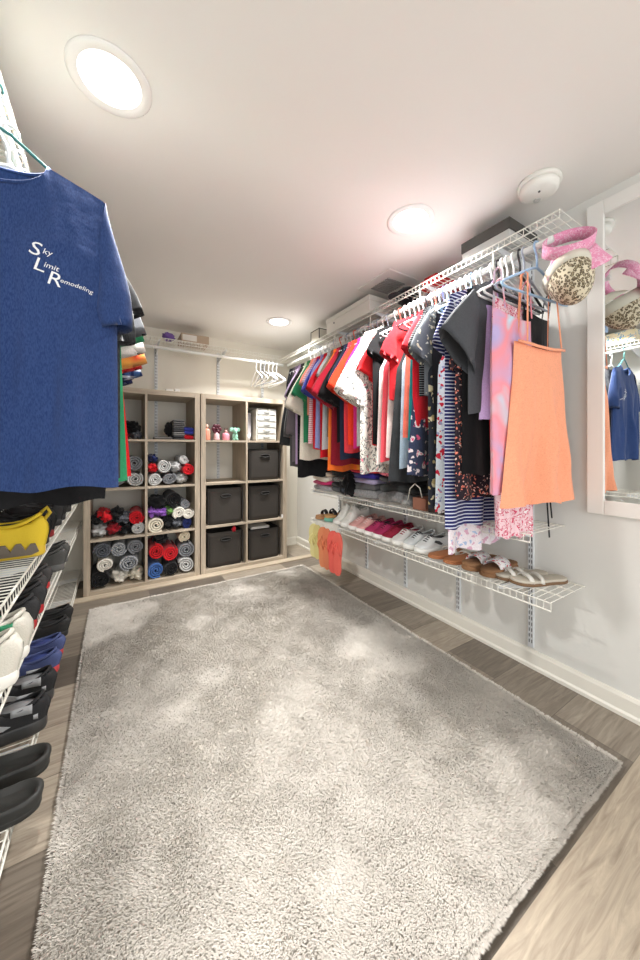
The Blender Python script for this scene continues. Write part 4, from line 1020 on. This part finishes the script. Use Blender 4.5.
for k in range(9):
    f = k/8; rs.append([(.085*math.cos(a)*(1+.28*f), -.07*math.sin(a)*(1+1.05*f), -.022-.03*f+.03*f*math.cos(a)**2*-1) for a in [PI*(.06+.88*i/20) for i in range(21)]])
b.rings(rs, False, False, closed=False); b.build('brim', pk, t, smooth=True, solid=.004)
t.rotation_euler = (math.radians(38), math.radians(-28), -.5)

# ------------------------------------------------------------------ mirror
t = thing('wall_mirror', 'tall rectangular mirror in a wide white frame on the right wall', 'mirror', (1.645, 0, 0))
y0, y1, z0, z1, fw = -.02, .590, .762, 2.008, .056
b = MB(); b.box(0,.0205,y1-fw,y1,z0,z1).box(0,.0205,y0,y0+fw,z0,z1).box(0,.0205,y0+fw,y1-fw,z0,z0+fw).box(0,.0205,y0+fw,y1-fw,z1-fw,z1)
b.build('frame', plain('mirror_frame', (238,236,230), .35), t, bevel=.003)
b = MB().box(.008,.012,y0+fw-.004,y1-fw+.004,z0+fw-.004,z1-fw+.004); b.build('glass', plain('mirror_glass', (238,240,240), .01, 1), t)

# ------------------------------------------------------------------ rug
def build_rug():
    rx0, rx1, ry0, ry1 = -.135, 1.385, .405, 2.53
    t = thing('area_rug', 'large pale beige shaggy rug covering the middle of the floor', 'rug', ((rx0+rx1)/2, (ry0+ry1)/2, .001))
    cx, cy = (rx0+rx1)/2, (ry0+ry1)/2
    b = MB(); b.box(rx0-cx+.008, rx1-cx-.008, ry0-cy+.008, ry1-cy-.008, 0, .0035)
    b.build('backing', plain('rug_backing', (52,48,44), .95), t)
    rng = np.random.default_rng(5)
    n = 480000
    X = rng.uniform(rx0, rx1, n); Y = ry0 + (ry1-ry0)*rng.random(n)**1.25
    def sm(X, Y, s, k):
        o = np.zeros_like(X); r = np.random.default_rng(k)
        for q in range(7):
            a = r.uniform(0, 2*PI); f = s*r.uniform(.6, 1.6); o += np.sin((X*np.cos(a)+Y*np.sin(a))*f + r.uniform(0, 6) + 1.2*np.sin((X*np.sin(a)-Y*np.cos(a))*f*.7 + r.uniform(0, 6)))
        return o/4
    ang = -2.2 + 1.5*sm(X, Y, 5, 1) + .5*sm(X, Y, 22, 2) + rng.normal(0, .5, n)
    lean = .98 + .08*sm(X, Y, 6, 3) + .08*sm(X, Y, 30, 4) + rng.normal(0, .12, n)
    lean = np.clip(lean, .5, 1.35)
    Ln = (.014+.002*sm(X, Y, 25, 6))*rng.uniform(.75, 1.1, n)
    clump = sm(X, Y, 90, 8); Ln *= (1+.12*clump)
    # flare outwards at the edges so the pile overhangs the backing
    edge = np.minimum.reduce([X-rx0, rx1-X, Y-ry0, ry1-Y]); e = np.clip(1-edge/.012, 0, 1)
    W = .0013
    dx, dy = np.cos(ang), np.sin(ang)
    ox = np.where(X-rx0 < .012, -1., 0)+np.where(rx1-X < .012, 1., 0); oy = np.where(Y-ry0 < .012, -1., 0)+np.where(ry1-Y < .012, 1., 0)
    dx = dx*(1-e)+ox*e; dy = dy*(1-e)+oy*e
    l2 = np.sqrt(dx*dx+dy*dy)+1e-6; dx /= l2; dy /= l2
    px, py = -dy*W, dx*W
    bx, by = X-cx, Y-cy
    ml = Ln*.55; tl = Ln
    P = np.empty((n, 5, 3), np.float32)
    z0 = np.full(n, .012) + .0025*sm(X, Y, 40, 12); z0 = np.where(edge < .012, .009, z0)
    P[:,0] = np.stack([bx-px, by-py, z0], 1); P[:,1] = np.stack([bx+px, by+py, z0], 1)
    mx, my, mz = bx+dx*ml*np.sin(lean*.6), by+dy*ml*np.sin(lean*.6), z0+ml*np.cos(lean*.6)
    P[:,2] = np.stack([mx+px*.9, my+py*.9, mz], 1); P[:,3] = np.stack([mx-px*.9, my-py*.9, mz], 1)
    tx, ty, tz = mx+dx*(tl-ml)*np.sin(lean*1.3), my+dy*(tl-ml)*np.sin(lean*1.3), mz+(tl-ml)*np.cos(lean*1.3)
    P[:,4] = np.stack([tx, ty, tz], 1)
    me = bpy.data.meshes.new('pile'); me.vertices.add(n*5); me.vertices.foreach_set('co', P.reshape(-1))
    base = np.arange(n)[:,None]*5
    loops = np.concatenate([base+np.array([0,1,2,3]), base+np.array([3,2,4])], 1).astype(np.int32).reshape(-1)
    me.loops.add(n*7); me.loops.foreach_set('vertex_index', loops)
    ls = np.stack([np.arange(n)*7, np.arange(n)*7+4], 1).reshape(-1).astype(np.int32)
    me.polygons.add(n*2); me.polygons.foreach_set('loop_start', ls)
    me.update(calc_edges=True); me.validate()
    gx, gy = 300, 420
    GX, GY = np.meshgrid(np.linspace(rx0+.004, rx1-.004, gx), np.linspace(ry0+.004, ry1-.004, gy))
    GZ = .0125 + .0025*sm(GX.ravel(), GY.ravel(), 40, 12).reshape(GX.shape)
    GZ[0] = GZ[-1] = .002; GZ[:,0] = GZ[:,-1] = .002
    m, nt, bs = newmat('rug_pile'); L = nt.links.new
    nz = N(nt, 'ShaderNodeTexNoise'); nz.inputs['Scale'].default_value = 40; nz.inputs['Detail'].default_value = 5; L(coords(nt), nz.inputs['Vector'])
    r = ramp(nt, [(.3, (208,202,192)), (.7, (222,216,207))]); L(nz.outputs['Fac'], r.inputs[0]); L(r.outputs[0], bs.inputs['Base Color'])
    bs.inputs['Roughness'].default_value = .8; bs.inputs['Sheen Weight'].default_value = .2; bs.inputs['Specular IOR Level'].default_value = .2
    me.materials.append(m)
    idx = np.arange(gx*gy).reshape(gy, gx)
    q = np.stack([idx[:-1,:-1], idx[:-1,1:], idx[1:,1:], idx[1:,:-1]], -1).reshape(-1, 4)
    mg = bpy.data.meshes.new('under_pile'); mg.from_pydata(np.stack([GX.ravel()-cx, GY.ravel()-cy, GZ.ravel()], 1).tolist(), [], q.tolist()); mg.materials.append(m)
    og = bpy.data.objects.new('under_pile', mg); C.objects.link(og); og.parent = t
    o = bpy.data.objects.new('pile', me); C.objects.link(o); o.parent = t; o['kind'] = 'stuff'
build_rug()

# ------------------------------------------------------------------ camera and world
f, yaw, yh, h = 333.23, .5517, 448.03, 1.0257
cam = bpy.data.cameras.new('camera'); co = bpy.data.objects.new('camera', cam); C.objects.link(co)
cam.sensor_fit = 'HORIZONTAL'; cam.sensor_width = 36; cam.lens = f/640*36; cam.clip_start = .02
co.location = (0, 0, h); co.rotation_euler = (PI/2, 0, -yaw)
cam.shift_y = (480-yh)/640*-1
S.camera = co
w = bpy.data.worlds.new('world'); S.world = w; w.use_nodes = True
bg = w.node_tree.nodes['Background']; bg.inputs[0].default_value = (.93, .96, 1, 1); bg.inputs[1].default_value = .8
S.view_settings.view_transform = 'Standard'; S.view_settings.look = 'None'; S.view_settings.gamma = 1; S.view_settings.use_curve_mapping = False
S.view_settings.exposure = .55
